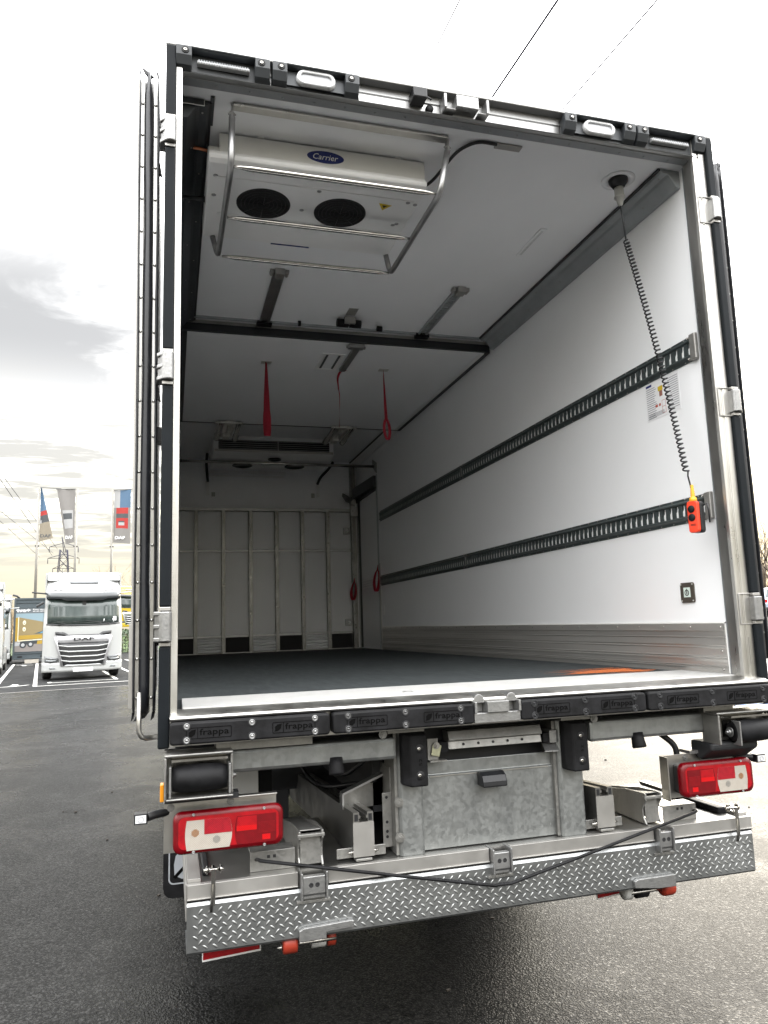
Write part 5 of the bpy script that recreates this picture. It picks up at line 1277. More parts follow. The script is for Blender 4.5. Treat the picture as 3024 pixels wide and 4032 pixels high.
# step brackets and support rollers below the lip
for pts, y0 in (([(-.806, .506), (-.707, .506), (-.707, .527), (-.603, .532), (-.603, .554), (-.62, .556), (-.79, .550), (-.806, .542)], .038), ([(.584, .520), (.697, .506), (.779, .505), (.779, .552), (.60, .552), (.584, .545)], .038)):
    P(MB().xz(pts, y0, y0 + .016), 'roller_bracket', cast, plo, bevel=.002)
for x0, d in ((-.86, 1), (.80, -1)):
    r = MB().lathe((x0 if d > 0 else x0 - .055, .10, .487), (1, 0, 0), [(.01, 0), (.034, .002), (.036, .01), (.036, .045), (.034, .053), (.01, .055)], 22)
    P(r, 'support_roller', roller_red, plo)
    P(MB().lathe((x0 + (.11 if d > 0 else -.165), .13, .482), (1, 0, 0), [(.01, 0), (.036, .002), (.036, .053), (.01, .055)], 18), 'support_roller', grey_panel if d > 0 else rubber, plo, label='grey wheel under the ramp' if d > 0 else 'black wheel under the ramp')
    P(MB().lathe((x0 + (.17 if d > 0 else -.22), .13, .482), (1, 0, 0), [(.01, 0), (.036, .002), (.036, .03), (.01, .032)], 18), 'support_roller', roller_red if d > 0 else grey_panel, plo)
    P(MB().cyl((x0 - .006 * d, .10, .48), (x0 + .20 * d, .10, .48), .008, 8).nut((x0 - .002 * d, .1, .474), (-d, 0, 0), .008, .01), 'roller_axle', chrome, plo)
rw = MB().xz([(-1.137, .404), (-.92, .415), (-.92, .50), (-1.137, .50)], .25, .262); rwo = P(rw, 'warning_board', white_print, plo)
P(MB().xz([(-1.134, .411), (-.925, .422), (-.925, .495), (-1.134, .495)], .2485, .2497), 'red_stripe', lens_red, rwo)
P(MB().xz([(.53, .412), (.64, .421), (.64, .47), (.53, .47)], .25, .26), 'warning_board', white_print, plo); P(MB().xz([(.53, .420), (.65, .429), (.65, .468), (.53, .468)], .2475, .2495), 'red_stripe', lens_red, plo)
P(MB().tube([(.56, .70, .75), (.60, .66, .765), (.66, .64, .768), (.72, .6, .75)], .008, 6), 'red_webbing', lens_bright, plo)
# elastic cord stretched over the lip
cord = MB()
cord.tube([(-0.950, .117, .7815), (-0.948, .10, .787), (-0.943, .04, .7985), (-0.50, .022, .7075), (-0.06, .020, .615), (-0.045, .022, .612), (-0.012, .028, .611), (0.022, .022, .612), (0.036, .020, .615), (0.47, .02, .705), (0.91, .036, .791), (0.945, .09, .7785), (0.955, .117, .772)], .0062, 8)
co = cord.build('elastic_cord', rubber, None, label='thin black elastic cord stretched in a shallow V over the chequer-plate lip', cat='cord')
# ================================================================== truck park in the background
HD = rad(8.8)                                   # the bays run 8.8 degrees left of +Y
UL = Vector((math.cos(HD), math.sin(HD), 0)); UF = Vector((-math.sin(HD), math.cos(HD), 0))
def lp2(o, a, b, z=0.0): q = Vector((o[0], o[1], 0)) + UL * a + UF * b; return (q.x, q.y, z)
O = (-5.35, 22.6)                               # near left corner of the white truck's bay
bay = MB(); bay.add([lp2(O, -60, -2.0, .004), lp2(O, 60, -2.0, .004), lp2(O, 60, 60, .004), lp2(O, -60, 60, .004)], [(0, 1, 2, 3)])
bay.build('parking_surface', asphalt_bay, kind='structure')
ln = MB()
def line(a0, b0, a1, b1, z=.008): ln.add([lp2(O, a0, b0, z), lp2(O, a1, b0, z), lp2(O, a1, b1, z), lp2(O, a0, b1, z)], [(0, 1, 2, 3)])
line(-.0, 0, .12, 19); line(3.35, 0, 3.47, 19); line(.125, 0, 3.345, .12)
line(-1.12, 0, -1.0, 19); line(-4.6, 0, -1.125, .12); line(-4.72, 0, -4.6, 19); line(4.5, 0, 4.62, 19); line(4.625, 0, 8, .12)
line(.55, 1.3, 2.6, 1.42); line(2.5, 1.425, 2.62, 7.5); line(.43, 1.3, .545, 1.75); line(-1.12, 19.05, -.2, 19.2); line(0, 19.05, .6, 19.2)
ln.build('road_marking', line_white, kind='structure')
sy = MB()
for (b0, flip) in ((.75, 1), (17.4, -1)):        # small walking-person marks between the bays
    def sp2(pts): sy.add([lp2(O, -.5 + p[0], b0 + p[1] * flip, .008) for p in pts], [tuple(range(len(pts)))])
    sp2([(-.42, -.28), (-.05, -.2), (.30, .02), (.42, .22), (.36, .25), (.2, .1), (-.1, -.05), (-.42, -.18)])
    sp2([(-.2, .05), (.02, .0), (.1, .5), (.0, .8), (-.12, .8), (-.1, .4)])
sy.build('pedestrian_marking', line_white, kind='structure')
eg = MB(); eg.add([lp2(O, -60, -2.08, .006), lp2(O, 60, -2.08, .006), lp2(O, 60, -2.01, .006), lp2(O, -60, -2.01, .006)], [(0, 1, 2, 3)])
eg.build('asphalt_joint', line_white if False else mat('pale_joint', (.30, .29, .27), .6), kind='structure')

glass_dark = mat('truck_windscreen_glass', (0.045, 0.06, 0.056), 0.07, coat=.3, var=.35, vscale=2.5, stretch=(1.5, 1, .3))
grille_black = mat('black_truck_grille', (0.02, 0.021, 0.022), .45)
visor_grey = mat('smoked_sun_visor', (0.035, .04, .043), .25, coat=.4)
yellow_paint = mat('yellow_truck_paint', (0.46, 0.32, 0.008), .3, coat=.4)
lamp_glass = mat('head_lamp_glass', (.17, .18, .185), .15, coat=.5, var=.2, vscale=18)
silver_trim = mat('silver_trim', (.62, .62, .64), .3, .5)
def cab(name, paint, label, group, badge=True, scale=1.04):
    """tractor cab, local x across, y back from the front, z up"""
    k = scale
    root = empty(name, (0, 0, 0), label=label, cat='truck', group=group)
    def B(mb, nm, m, par=None, **kw):
        mb.v = [(v[0] * k, v[1] * k, v[2] * k) for v in mb.v]
        return mb.build(nm, m, par or root, **kw)
    def fy(x, z):         # front surface depth
        ax = min(1.0, abs(x) / 1.25)
        rake = 0.0 if z < 1.75 else (z - 1.75) * 0.19
        if z > 2.9: rake = 0.2185 + (z - 2.9) * 0.75
        if z < .75: rake = -0.05 * (1 - z / .75) * 0
        return 0.06 + rake + 0.34 * ax ** 5 + .05 * ax ** 2
    def hw(z): return 1.25 if z < 1.7 else (1.25 - (z - 1.7) * 0.05 if z < 2.9 else 1.19 - (z - 2.9) * .12)
    zs = [.50, .75, 1.1, 1.45, 1.7, 1.78, 2.1, 2.4, 2.63, 2.75, 2.9, 3.05, 3.2, 3.34]
    fx = [-1, -.97, -.92, -.84, -.7, -.5, -.25, 0, .25, .5, .7, .84, .92, .97, 1]
    vs = []; N = len(fx)
    for z in zs:
        row = [(f * hw(z), fy(f * hw(z) , z), z) for f in fx]
        row += [(hw(z), 2.2, z), (-hw(z), 2.2, z)]
        vs += row
    M_ = N + 2; fs = [(i * M_ + j, i * M_ + (j + 1) % M_, (i + 1) * M_ + (j + 1) % M_, (i + 1) * M_ + j) for i in range(len(zs) - 1) for j in range(M_)]
    fs += [tuple(range(M_ - 1, -1, -1)), tuple((len(zs) - 1) * M_ + j for j in range(M_))]
    body = B(MB().add(vs, fs, True), 'cab', paint)
    def sheet(pts, off, th=0.012):
        """panel on the cab front: grid rows of (x,z)"""
        mb = MB(); R_ = len(pts); C_ = len(pts[0]); a = [(x, fy(x, z) - off, z) for r in pts for (x, z) in r]; b = [(p[0], p[1] + th + off, p[2]) for p in a]; n = R_ * C_
        f = [(i * C_ + j, i * C_ + j + 1, (i + 1) * C_ + j + 1, (i + 1) * C_ + j) for i in range(R_ - 1) for j in range(C_ - 1)]
        f2 = [tuple(q + n for q in reversed(t)) for t in f]
        edge = [j for j in range(C_)] + [i * C_ + C_ - 1 for i in range(1, R_)] + [(R_ - 1) * C_ + j for j in range(C_ - 2, -1, -1)] + [i * C_ for i in range(R_ - 2, 0, -1)]
        f3 = [(edge[i], edge[i] + n, edge[(i + 1) % len(edge)] + n, edge[(i + 1) % len(edge)]) for i in range(len(edge))]
        mb.add(a + b, f + f2 + f3, True); return mb
    xs17 = [-1 + i / 8 for i in range(17)]
    # windscreen, visor
    ws = sheet([[(x * 1.13, 1.80 + .05 * abs(x) ** 3 if t == 0 else 1.8 + t * .92) for x in xs17] for t in (0, .33, .66, 1)], .012)
    B(ws, 'windscreen', glass_dark)
    B(sheet([[(x * 1.17, 1.765 + .05 * abs(x) ** 3) for x in xs17], [(x * 1.15, 1.81 + .05 * abs(x) ** 3) for x in xs17]], .016), 'windscreen_seal', grille_black)
    vz = lambda x: 2.60 + (.06 if abs(x) > .62 else 0) + .02 * abs(x)
    vv = sheet([[(x * 1.17, vz(x)) for x in xs17], [(x * 1.18, 2.74 + .03 * abs(x)) for x in xs17], [(x * 1.18, 2.87 + .04 * abs(x) ** 2) for x in xs17]], .12, .02)
    vo = B(vv, 'sun_visor', visor_grey)
    wp = MB()
    for (a, b, c_, d) in ((-1.0, 1.87, -.15, 1.91), (.05, 1.93, .8, 1.84), (-.82, 1.80, -.6, 1.87)): wp.tube([(a, fy(a, b) - .03, b), (c_, fy(c_, d) - .03, d)], .012, 5)
    B(wp, 'wiper', grille_black)
    B(MB().box(-.06, .06, fy(0, 2.55) - .03, fy(0, 2.55) - .013, 2.44, 2.60), 'camera_pod', grille_black)
    st = MB(); st.add([(.62, fy(.62, 1.93) - .02, 1.88), (.95, fy(.95, 1.93) - .02, 1.87), (.95, fy(.95, 2.0) - .02, 1.985), (.62, fy(.62, 2) - .02, 1.98)], [(0, 1, 2, 3)]); st.add([(.93, fy(.93, 1.93) - .025, 1.92), (1.04, fy(1.04, 1.93) - .025, 1.92), (1.04, fy(1.04, 2.06) - .025, 2.06), (.93, fy(.93, 2.06) - .025, 2.06)], [(0, 1, 2, 3)])
    B(st, 'windscreen_card', lens_clear)
    # roof fairing with lamps and hatch
    rf = MB(); pts = [(0.62, 3.30), (0.72, 3.50), (0.9, 3.60), (2.2, 3.62), (2.2, 3.30)]
    for (xa, xb) in ((-1.16, 1.16),): rf.yz(pts, xa, xb)
    B(rf, 'roof_fairing', paint, bevel=.05, segs=3)
    B(MB().box(-1.22, -1.1602, .75, 2.2, 2.9, 3.58).box(1.1602, 1.22, .75, 2.2, 2.9, 3.58), 'side_fairing', paint, bevel=.04)
    hz = 3.26
    B(sheet([[(x * .44, 3.19) for x in (-1, -.5, 0, .5, 1)], [(x * .47, 3.31) for x in (-1, -.5, 0, .5, 1)]], .015), 'roof_hatch', mat('grey_hatch', (.22, .23, .24), .4) if 'grey_hatch' not in MATS else MATS['grey_hatch'])
    for s in (-1, 1):
        B(sheet([[(s * .62, 2.935), (s * .95, 2.97)], [(s * .70, 3.04), (s * .95, 3.07)]], .012), 'roof_lamp', silver_trim)
        B(sheet([[(s * .69, 2.965), (s * .92, 2.985)], [(s * .73, 3.02), (s * .92, 3.05)]], .018), 'lens', lens_clear)
    B(MB().cyl((-.70, .75, 3.3), (-.70, .78, 3.75), .01, 5).cyl((-.7, .75, 3.28), (-.7, .75, 3.36), .05, 8), 'aerial', grille_black)
    # bumper, grille
    bu = []
    for z in (.27, .34, .50, .58): bu.append([(x * 1.255, z) for x in xs17])
    B(sheet(bu, .07, .3), 'bumper', paint, bevel=0)
    def trap(z): return .66 + (z - .45) * .20
    gz = [.46, .6, .8, 1.0, 1.22]
    gr = sheet([[(x * trap(z), z) for x in (-1, -.6, -.2, .2, .6, 1)] for z in gz], .085)
    go = B(gr, 'grille', grille_black)
    for i in range(4):
        z = .575 + i * .163; w_ = trap(z) * .985
        pts = [[(-w_, z + .055), (-w_ * .62, z), (-.2, z), (.2, z), (w_ * .62, z), (w_, z + .055)], [(-w_, z + .085), (-w_ * .60, z + .045), (-.2, z + .045), (.2, z + .045), (w_ * .60, z + .045), (w_, z + .085)]]
        B(sheet(pts, .11), 'grille_bar', silver_trim if False else white_paint if paint is white_paint else silver_trim, go)
    B(sheet([[(-.62, .455), (-.2, .45), (.2, .45), (.62, .455)], [(-.5, .50), (-.2, .49), (.2, .49), (.5, .50)]], .1), 'grille_bar', white_paint, go)
    for s in (-1, 1): B(sheet([[(s * .60, .44), (s * .70, .47)], [(s * .80, 1.22), (s * .86, 1.22)], [(s * .86, 1.42), (s * .90, 1.42)]], .10), 'grille_frame', silver_trim)
    B(sheet([[(-.84, 1.22), (-.45, 1.215), (0, 1.215), (.45, 1.215), (.84, 1.22)], [(-.87, 1.41), (-.45, 1.44), (0, 1.445), (.45, 1.44), (.87, 1.41)]], .095), 'badge_panel', silver_trim)
    for s in (-1, 1):
        B(sheet([[(s * .42, 1.45), (s * .62, 1.41), (s * .86, 1.45)], [(s * .44, 1.455), (s * .60, 1.56), (s * .88, 1.585)]], .075), 'air_inlet', grille_black)
        B(sheet([[(s * .48, 1.425), (s * .62, 1.40), (s * .86, 1.43)], [(s * .46, 1.44), (s * .62, 1.43), (s * .86, 1.46)]], .085), 'inlet_trim', silver_trim)
    B(sheet([[(-.45, 1.455), (0, 1.455), (.45, 1.455)], [(-.45, 1.475), (0, 1.475), (.45, 1.475)]], .07), 'bonnet_gap', grille_black)
    if badge:
        tx = MB(); text(tx, 'DAF', (-.31, fy(0, 1.3) - .11, 1.275), X, Z, h=.105, w=.63, depth=.006, weight=.03)
        B(tx, 'lettering', black_print)
    for s in (-1, 1):
        B(sheet([[(s * .80, .60), (s * 1.0, .575), (s * 1.17, .60)], [(s * .77, .72), (s * 1.0, .755), (s * 1.19, .80)]], .085), 'head_lamp', mat('lamp_surround', (.10, .105, .11), .3) if 'lamp_surround' not in MATS else MATS['lamp_surround'])
        B(sheet([[(s * .83, .62), (s * 1.0, .60), (s * 1.14, .62)], [(s * .83, .665), (s * 1.0, .66), (s * 1.14, .68)]], .10), 'lamp_lens', lamp_glass)
        B(sheet([[(s * .84, .69), (s * 1.0, .695), (s * 1.15, .73)], [(s * .84, .715), (s * 1.0, .725), (s * 1.15, .765)]], .10), 'lamp_lens', lamp_glass)
        B(sheet([[(s * .84, .375), (s * 1.02, .37)], [(s * .88, .43), (s * 1.04, .435)]], .085), 'fog_lamp', lamp_glass)
        # side windows, mirror arms and wheels
        sw = MB(); a, b = sorted((s * 1.252, s * 1.258)); sw.yz([(.75, 1.80), (1.65, 1.80), (1.65, 2.58), (.92, 2.58)], a, b); B(sw, 'side_window', glass_dark)
        dr = MB(); a, b = sorted((s * 1.2505, s * 1.256)); dr.box(a, b, .60, .615, .8, 2.7).box(a, b, 1.75, 1.765, .8, 2.7); B(dr, 'door_gap', grille_black)
        am = MB(); am.tube([(s * 1.14, .50, 2.86), (s * 1.35, .42, 2.88), (s * 1.62, .38, 2.91)], .028, 6); B(am, 'camera_arm', paint if s > 0 else grille_black)
        if s < 0:
            mi = MB(); mi.obox((-1.36, .45, 2.5), (.85, 0, .52), Y, (-.52, 0, .85), .13, .06, .04); B(mi, 'mirror', grille_black, bevel=.02)
        wa = MB(); xa, xb = sorted((s * .93, s * 1.24)); wa.lathe((xa, 1.42, .505), X, [(.28, 0), (.42, 0), (.485, .03), (.5, .06), (.5, xb - xa - .06), (.485, xb - xa - .03), (.42, xb - xa), (.28, xb - xa)], 28)
        wo_ = B(wa, 'wheel', tyre); B(MB().lathe((xa + .03, 1.42, .505), X, [(.28, 0), (.2, .05), (.2, xb - xa - .11), (.28, xb - xa - .06)], 20), 'rim', silver_trim, wo_)
        wb = MB(); wb.lathe((xa, 5.2, .505), X, [(.28, 0), (.42, 0), (.5, .04), (.5, xb - xa - .04), (.42, xb - xa), (.28, xb - xa)], 24); B(wb, 'wheel', tyre)
        sk = MB(); a, b = sorted((s * 1.15, s * 1.25)); sk.box(a, b, 2.25, 4.4, .35, 1.05); B(sk, 'side_skirt', paint, bevel=.02)
        st_ = MB(); a, b = sorted((s * 1.1, s * 1.252)); st_.box(a, b, .45, .85, .32, .80).box(a, b, 1.98, 2.2, .45, 1.0); B(st_, 'step', paint, bevel=.02)
        ar = MB(); a, b = sorted((s * .9, s * 1.255))
        ar.yz([(1.42 + .60 * math.cos(rad(t)), .505 + .60 * math.sin(rad(t))) for t in range(10, 171, 20)] + [(1.42 + .53 * math.cos(rad(t)), .505 + .53 * math.sin(rad(t))) for t in range(170, 9, -20)], a, b); B(ar, 'wheel_arch', grille_black)
    B(MB().box(-.31, .31, -.06, -.035, .265, .385), 'number_plate', white_print, bevel=.01)
    hl = MB()
    for xx in (-.13, .0, .13): hl.disc((xx, -.0605, .335 + (.02 if xx == 0 else 0)), (0, -1, 0), .018, 8)
    B(hl, 'plate_hole', grille_black)
    B(MB().box(-.4, .4, .5, 6.2, .55, .85).box(-1.0, 1.0, 1.35, 1.5, .45, .56).box(-1.0, 1.0, 5.1, 5.3, .45, .56), 'frame', chassis)
    B(MB().box(-.5, .5, 4.3, 5.6, .86, 1.05), 'fifth_wheel', chassis)
    return root
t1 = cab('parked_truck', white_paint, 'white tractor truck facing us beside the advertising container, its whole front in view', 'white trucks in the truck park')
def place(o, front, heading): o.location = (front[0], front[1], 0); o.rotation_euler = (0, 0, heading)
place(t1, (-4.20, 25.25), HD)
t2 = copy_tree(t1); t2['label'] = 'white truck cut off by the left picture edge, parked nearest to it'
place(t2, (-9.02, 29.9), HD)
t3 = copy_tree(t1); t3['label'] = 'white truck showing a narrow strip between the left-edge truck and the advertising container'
place(t3, (-10.86, 41.2), HD)
t4 = cab('yellow_truck', yellow_paint, 'bright yellow truck cab raised behind the hedge, right of the white tractor', 'trucks on the grass bank', badge=False, scale=1.0)
# ---------------- grass bank and hedge
grass = mat('grass', (.06, .095, .025), .8, var=.35, vscale=2, bump=.4, bscale=30)
bk = MB(); yb = [(38.5, 0.0), (40.5, .5), (44, 1.5), (47, 1.62), (62, 1.62), (70, 1.0)]
vs = []; nx_ = 9
for (b_, z) in yb:
    for i in range(nx_):
        a_ = -1.0 + i * 7; edge = min(1, i / 1.0, (nx_ - 1 - i) / 1.0); vs.append(lp2(O, a_, b_ - 5, .012 + z * edge))
bk.add(vs, [(r * nx_ + i, r * nx_ + i + 1, (r + 1) * nx_ + i + 1, (r + 1) * nx_ + i) for r in range(len(yb) - 1) for i in range(nx_ - 1)], True)
bk.build('grass_bank', grass, kind='structure')
c4 = lp2(O, 7.5, 39.6); 
d_ = Vector((math.sin(rad(-3.0)), math.cos(rad(-3.0)), 0)); pos = Vector((-1.258, -2.805, 0)) + d_ * 64
t4.location = (pos.x + .35, pos.y, 1.62); t4.rotation_euler = (0, 0, rad(33))
leaf_m = mat('hedge_leaf', (.035, .06, .022), .5, var=.4, vscale=3)
def hedge(c, rx, ry, h, label, n=2600, seed=1, leafm=None, z0=0.0):
    random.seed(seed); root = empty('hedge', (c[0], c[1], z0), label=label, cat='hedge')
    mb = MB(); vs = []; fs = []
    for i in range(n):
        while True:
            a, b, e = random.uniform(-1, 1), random.uniform(-1, 1), random.uniform(0, 1)
            q = max(abs(a), abs(b)) ** 4 + (e * 1.02) ** 6
            if .45 < q < 1.0 + random.uniform(-.1, .25): break
        p = Vector((a * rx, b * ry, .05 + e * h + random.uniform(-.05, .08))); s = random.uniform(.05, .1)
        u = Vector((random.gauss(0, 1), random.gauss(0, 1), random.gauss(0, 1))).normalized(); w = u.orthogonal().normalized()
        o = len(vs); vs += [p - u * s, p + w * s * .6, p + u * s, p - w * s * .6]; fs.append((o, o + 1, o + 2, o + 3))
    mb.add(vs, fs); mb.build('foliage', leafm or leaf_m, root)
    st = MB()
    for i in range(9): x_ = random.uniform(-.8, .8) * rx; st.tube([(x_, 0, 0), (x_ + .1, random.uniform(-.3, .3), h * .5), (x_ + random.uniform(-.3, .3), random.uniform(-.4, .4), h * .85)], .03, 5)
    st.build('stem', bark, root)
bark = mat('bare_bark', (.11, .085, .06), .8, var=.3, vscale=10)
bark_glow = mat('pale_glow_twig', (.30, .22, .12), .8, var=.3, vscale=10)  # bark with the yellow horizon glow put into its colour
hp = Vector((-1.258, -2.805, 0)) + Vector((math.sin(rad(-3.1)), math.cos(rad(-3.1)), 0)) * 58.5
hedge((hp.x, hp.y), 1.6, 1.1, 1.62, 'dense green hedge at the foot of the grass bank, right of the white tractor', seed=4)
# ---------------- advertising container
CO = (-9.62, 42.4); cr = empty('advertising_container', (CO[0], CO[1], 0), HD, label='dark grey container with a large picture of a golden trailer and the word rive+', cat='container')
cw, ch_ = 4.4, 3.56
cg = mat('container_grey', (.055, .072, .082), .5, var=.08, vscale=2)
b_ = MB().box(0, cw, .02, 2.4, .22, ch_)
bo_ = b_.build('container_body', cg, cr)
rb = MB()
for z in (.24, .52, 3.02, 3.3): rb.box(0, cw, -.02, .0195, z, z + .06)
rb.box(0, cw, -.03, .0195, 3.48, ch_ + .01).box(0, .1, -.03, .0194, .22, ch_).box(cw - .1, cw, -.03, .0194, .22, ch_); rb.build('frame_rail', cg, cr)
fp = MB()
for xx in (.25, 1.4): fp.box(xx, xx + .24, -.022, .0, .33, .40)
fp.build('fork_pocket', dark_void, cr)
MB().box(.62, 1.32, -.02, .5, 0.0, .2).build('concrete_block', mat('concrete', (.42, .39, .34), .8, var=.12, vscale=6), cr)
MB().box(3.3, 4.0, .02, .5, 0.0, .2).build('support_block', dark_void, cr)
bn = MB().box(.02, cw - .02, -.012, -.001, .62, 3.0); bn.build('poster_band', mat('poster_grey', (.10, .115, .125), .5), cr)
pic = MB()
def pq(pts, m, lay): pic.add([(p[0], -.014 - .002 * lay, p[1]) for p in pts], [tuple(range(len(pts)))], False, m)
pq([(.02, 1.2), (cw - .02, 1.2), (cw - .02, 2.72), (.02, 2.72)], 0, 0); pq([(.02, .64), (cw - .02, .64), (cw - .02, 1.2), (.02, 1.2)], 1, 0)
pq([(.24, 1.22), (cw - .1, 1.42), (cw - .1, 1.62), (.24, 2.52)], 2, 1); pq([(.02, 1.18), (.22, 1.22), (.22, 2.50), (.02, 2.48)], 3, 1); pq([(.22, 1.2), (.26, 1.2), (.27, 2.52), (.23, 2.52)], 4, 2)
pq([(.26, 1.3), (2.6, 1.38), (2.6, 1.55), (.26, 1.52)], 3, 2); pq([(.24, 1.20), (2.7, 1.34), (2.7, 1.37), (.24, 1.24)], 4, 3)
pq([(.02, .95), (.35, .97), (.35, 1.15), (.02, 1.15)], 5, 2); pq([(1.2, 1.02), (1.95, 1.08), (1.95, 1.24), (1.22, 1.22)], 3, 2); pq([(.4, 1.0), (2.2, 1.12), (2.2, 1.26), (.35, 1.2)], 6, 1)
for (xx, zz, r_) in ((.50, 1.0, .17), (.88, 1.03, .16), (2.02, 1.14, .09)):
    pic.disc((xx, -.021, zz), (0, -1, 0), r_, 20, 6); pic.disc((xx, -.0225, zz), (0, -1, 0), r_ * .55, 16, 5)
for zz in (2.22, 1.86): pic.disc((.54, -.0200, zz), (0, -1, 0), .1, 16, 4, .8, 1.2, u=(1, 0, 0)); pic.disc((.54, -.022, zz - .03), (0, -1, 0), .03, 10, 6)
pq([(1.05, 1.60), (1.4, 1.72), (1.75, 1.95), (2.3, 1.97), (2.8, 1.85), (2.8, 1.56), (2.2, 1.60), (1.7, 1.62)], 7, 4); pq([(1.30, 1.62), (1.5, 1.74), (1.8, 1.86), (2.3, 1.88), (2.6, 1.78), (2.6, 1.6), (2.1, 1.62), (1.7, 1.64)], 8, 5)
pic.build('poster_picture', [mat('print_sky', (.20, .28, .32), .5), mat('print_road', (.20, .18, .17), .5), mat('print_gold', (.22, .17, .08), .5), mat('print_yellow', (.34, .22, .025), .5), mat('print_cream', (.72, .66, .48), .5), mat('print_silver', (.35, .36, .37), .5), mat('print_black', (.03, .035, .04), .5), mat('print_dark_blue', (.03, .07, .10), .5), mat('print_blue', (.10, .25, .38), .5)], cr)
tx = MB(); text(tx, 'rive+', (.02, -.012, 2.80), X, Z, h=.18, w=.80, depth=.003, weight=.04)
text(tx, 'Pour une efficacité toujours', (.95, -.012, 2.885), X, Z, h=.085, w=1.75, depth=.003, weight=.01); text(tx, 'et un environnement plus', (.95, -.012, 2.79), X, Z, h=.085, w=1.6, depth=.003, weight=.01)
tx.build('lettering', white_print, cr)
MB().tube([(1.72, .5, 3.57), (1.88, .5, 4.35)], .035, 6).tube([(1.90, .5, 4.42), (2.9, .6, 3.95)], .05, 6).tube([(.25, .3, 3.57), (.1, .3, 3.7), (-.1, .3, 3.75)], .06, 6).build('roof_prop', chassis, cr)
# ---------------- flags
def camdir(az, dist): return Vector((-1.2584 + math.sin(rad(az)) * dist, -2.8052 + math.cos(rad(az)) * dist, 0))
pole_m = mat('pale_flagpole', (.20, .19, .17), .4, .3)
f_sky = mat('flag_blue', (.07, .13, .21), .7); f_grey = mat('flag_grey', (.20, .19, .18), .7); f_beige = mat('flag_beige', (.23, .20, .15), .7); f_red = mat('flag_red', (.34, .025, .02), .7); f_dark = mat('flag_dark', (.06, .065, .07), .7); f_pale = mat('flag_pale', (.34, .34, .34), .7)
def flag(az, dist, side, label, pic, yaw, taper=1.0, twist=0.0, textm=None):
    p = camdir(az, dist); H = 1.635 + dist * .179
    root = empty('flag', (p.x, p.y, 0), label=label, cat='flag', group='banner flags on poles behind the trucks')
    MB().cyl((0, 0, 0), (0, 0, H), .10, 10, r2=.07).build('flagpole', pole_m, root)
    zt, zb_ = H - .05, 1.635 + dist * .1105; w = 1.15; h = zt - zb_
    arm = MB().tube([(0, 0, zt + .02), (side * w * 1.15 * math.cos(yaw), w * 1.15 * math.sin(yaw), zt + .02)], .02, 6); arm.box(-.12, .12, -.05, .05, zb_ - .3, zb_ - .22); arm.build('banner_arm', chassis, root)
    mb = MB(); C_, R_ = 14, 36; vs = []
    for r in range(R_ + 1):
        v = r / R_
        for c_ in range(C_ + 1):
            u = c_ / C_
            ww = w * (1 - (1 - taper) * v) if twist == 0 else w * (.06 + .62 * v)
            yaw2 = yaw + (twist * (1 - v)) * .5
            x = side * (.1 + u * ww); y = .05 * math.sin(u * 5 + v * 3) + u * ww * math.sin(yaw2)
            vs.append((x * math.cos(yaw2) if twist == 0 else x, y, zt - v * h - (.12 * u * v if twist == 0 else -.28 * u * v)))
    fs = []; mi = []
    for r in range(R_):
        for c_ in range(C_): fs.append((r * (C_ + 1) + c_, r * (C_ + 1) + c_ + 1, (r + 1) * (C_ + 1) + c_ + 1, (r + 1) * (C_ + 1) + c_)); mi.append(pic((c_ + .5) / C_, (r + .5) / R_))
    mb.add(vs, fs, True); mb.m = mi
    mb.build('banner', [f_sky, f_grey, f_beige, f_red, f_dark, f_pale], root)
    tx = MB(); xa = (side * .25 if side > 0 else side * 1.02)
    text(tx, 'DAF', ((.22 if side > 0 else -.58), -.30, zb_ + (.2 if twist == 0 else .25)), X, Z, h=.2, w=(.62 if side > 0 else .42), depth=.02, weight=.03)
    tx.build('lettering', textm or white_print, root)
def pic1(u, v):
    if v < .45: return 0
    if .42 < v < .60 and .1 < u < .9: return 3 if v < .53 else 4
    if v < .66: return 4 if u > .2 else 5
    return 2
def pic2(u, v):
    if .44 < v < .56 and .22 < u < .85: return 4
    if .40 < v < .72 and .15 < u < .88: return 5
    return 1
def pic3(u, v):
    if v < .33: return 0 if u > .35 else 5
    if v < .72 and .12 < u < .86:
        if .44 < v < .53: return 4
        if .58 < v < .66 and .3 < u < .65: return 4 if int(v * 90) % 2 else 5
        return 3
    return 1
flag(-9.2, 52, 1, 'twisted blue and beige banner flag narrowing to a point at its top', pic1, .25, twist=.35, textm=f_dark)
flag(-6.70, 52, -1, 'pale grey banner flag with a white truck printed on it', pic2, .15, .45)
flag(-4.27, 52, 1, 'blue and grey banner flag with a bright red truck printed on it', pic3, -.35)
wire_m = mat('overhead_wire', (.05, .05, .07), .8, spec=0.1)
# ---------------- pylon and overhead wires
PD = 300; pp_ = camdir(-7.46, PD)
pr_ = empty('electricity_pylon', (pp_.x, pp_.y, 0), label='thin lattice electricity pylon on the horizon above the white tractor', cat='pylon')
py_ = MB(); 
leg = lambda z: 3.2 - z * .062
zs_ = [0, 6, 12, 17, 21, 25, 28.5, 32]
for sx in (-1, 1):
    for sy_ in (-1, 1): py_.tube([(sx * leg(z), sy_ * leg(z), z) for z in zs_] , .16, 4)
for i in range(len(zs_) - 1):
    for sx in (-1, 1):
        a, b = leg(zs_[i]), leg(zs_[i + 1]); py_.tube([(-a, sx * a, zs_[i]), (b, sx * b, zs_[i + 1])], .08, 3); py_.tube([(a, sx * a, zs_[i]), (-b, sx * b, zs_[i + 1])], .08, 3)
py_.tube([(0, 0, 31), (-.8, 0, 37)], .12, 4).tube([(0.8, 0, 31), (-.8, 0, 37)], .12, 4)
py_.build('lattice', wire_m, pr_)
ar_ = MB()
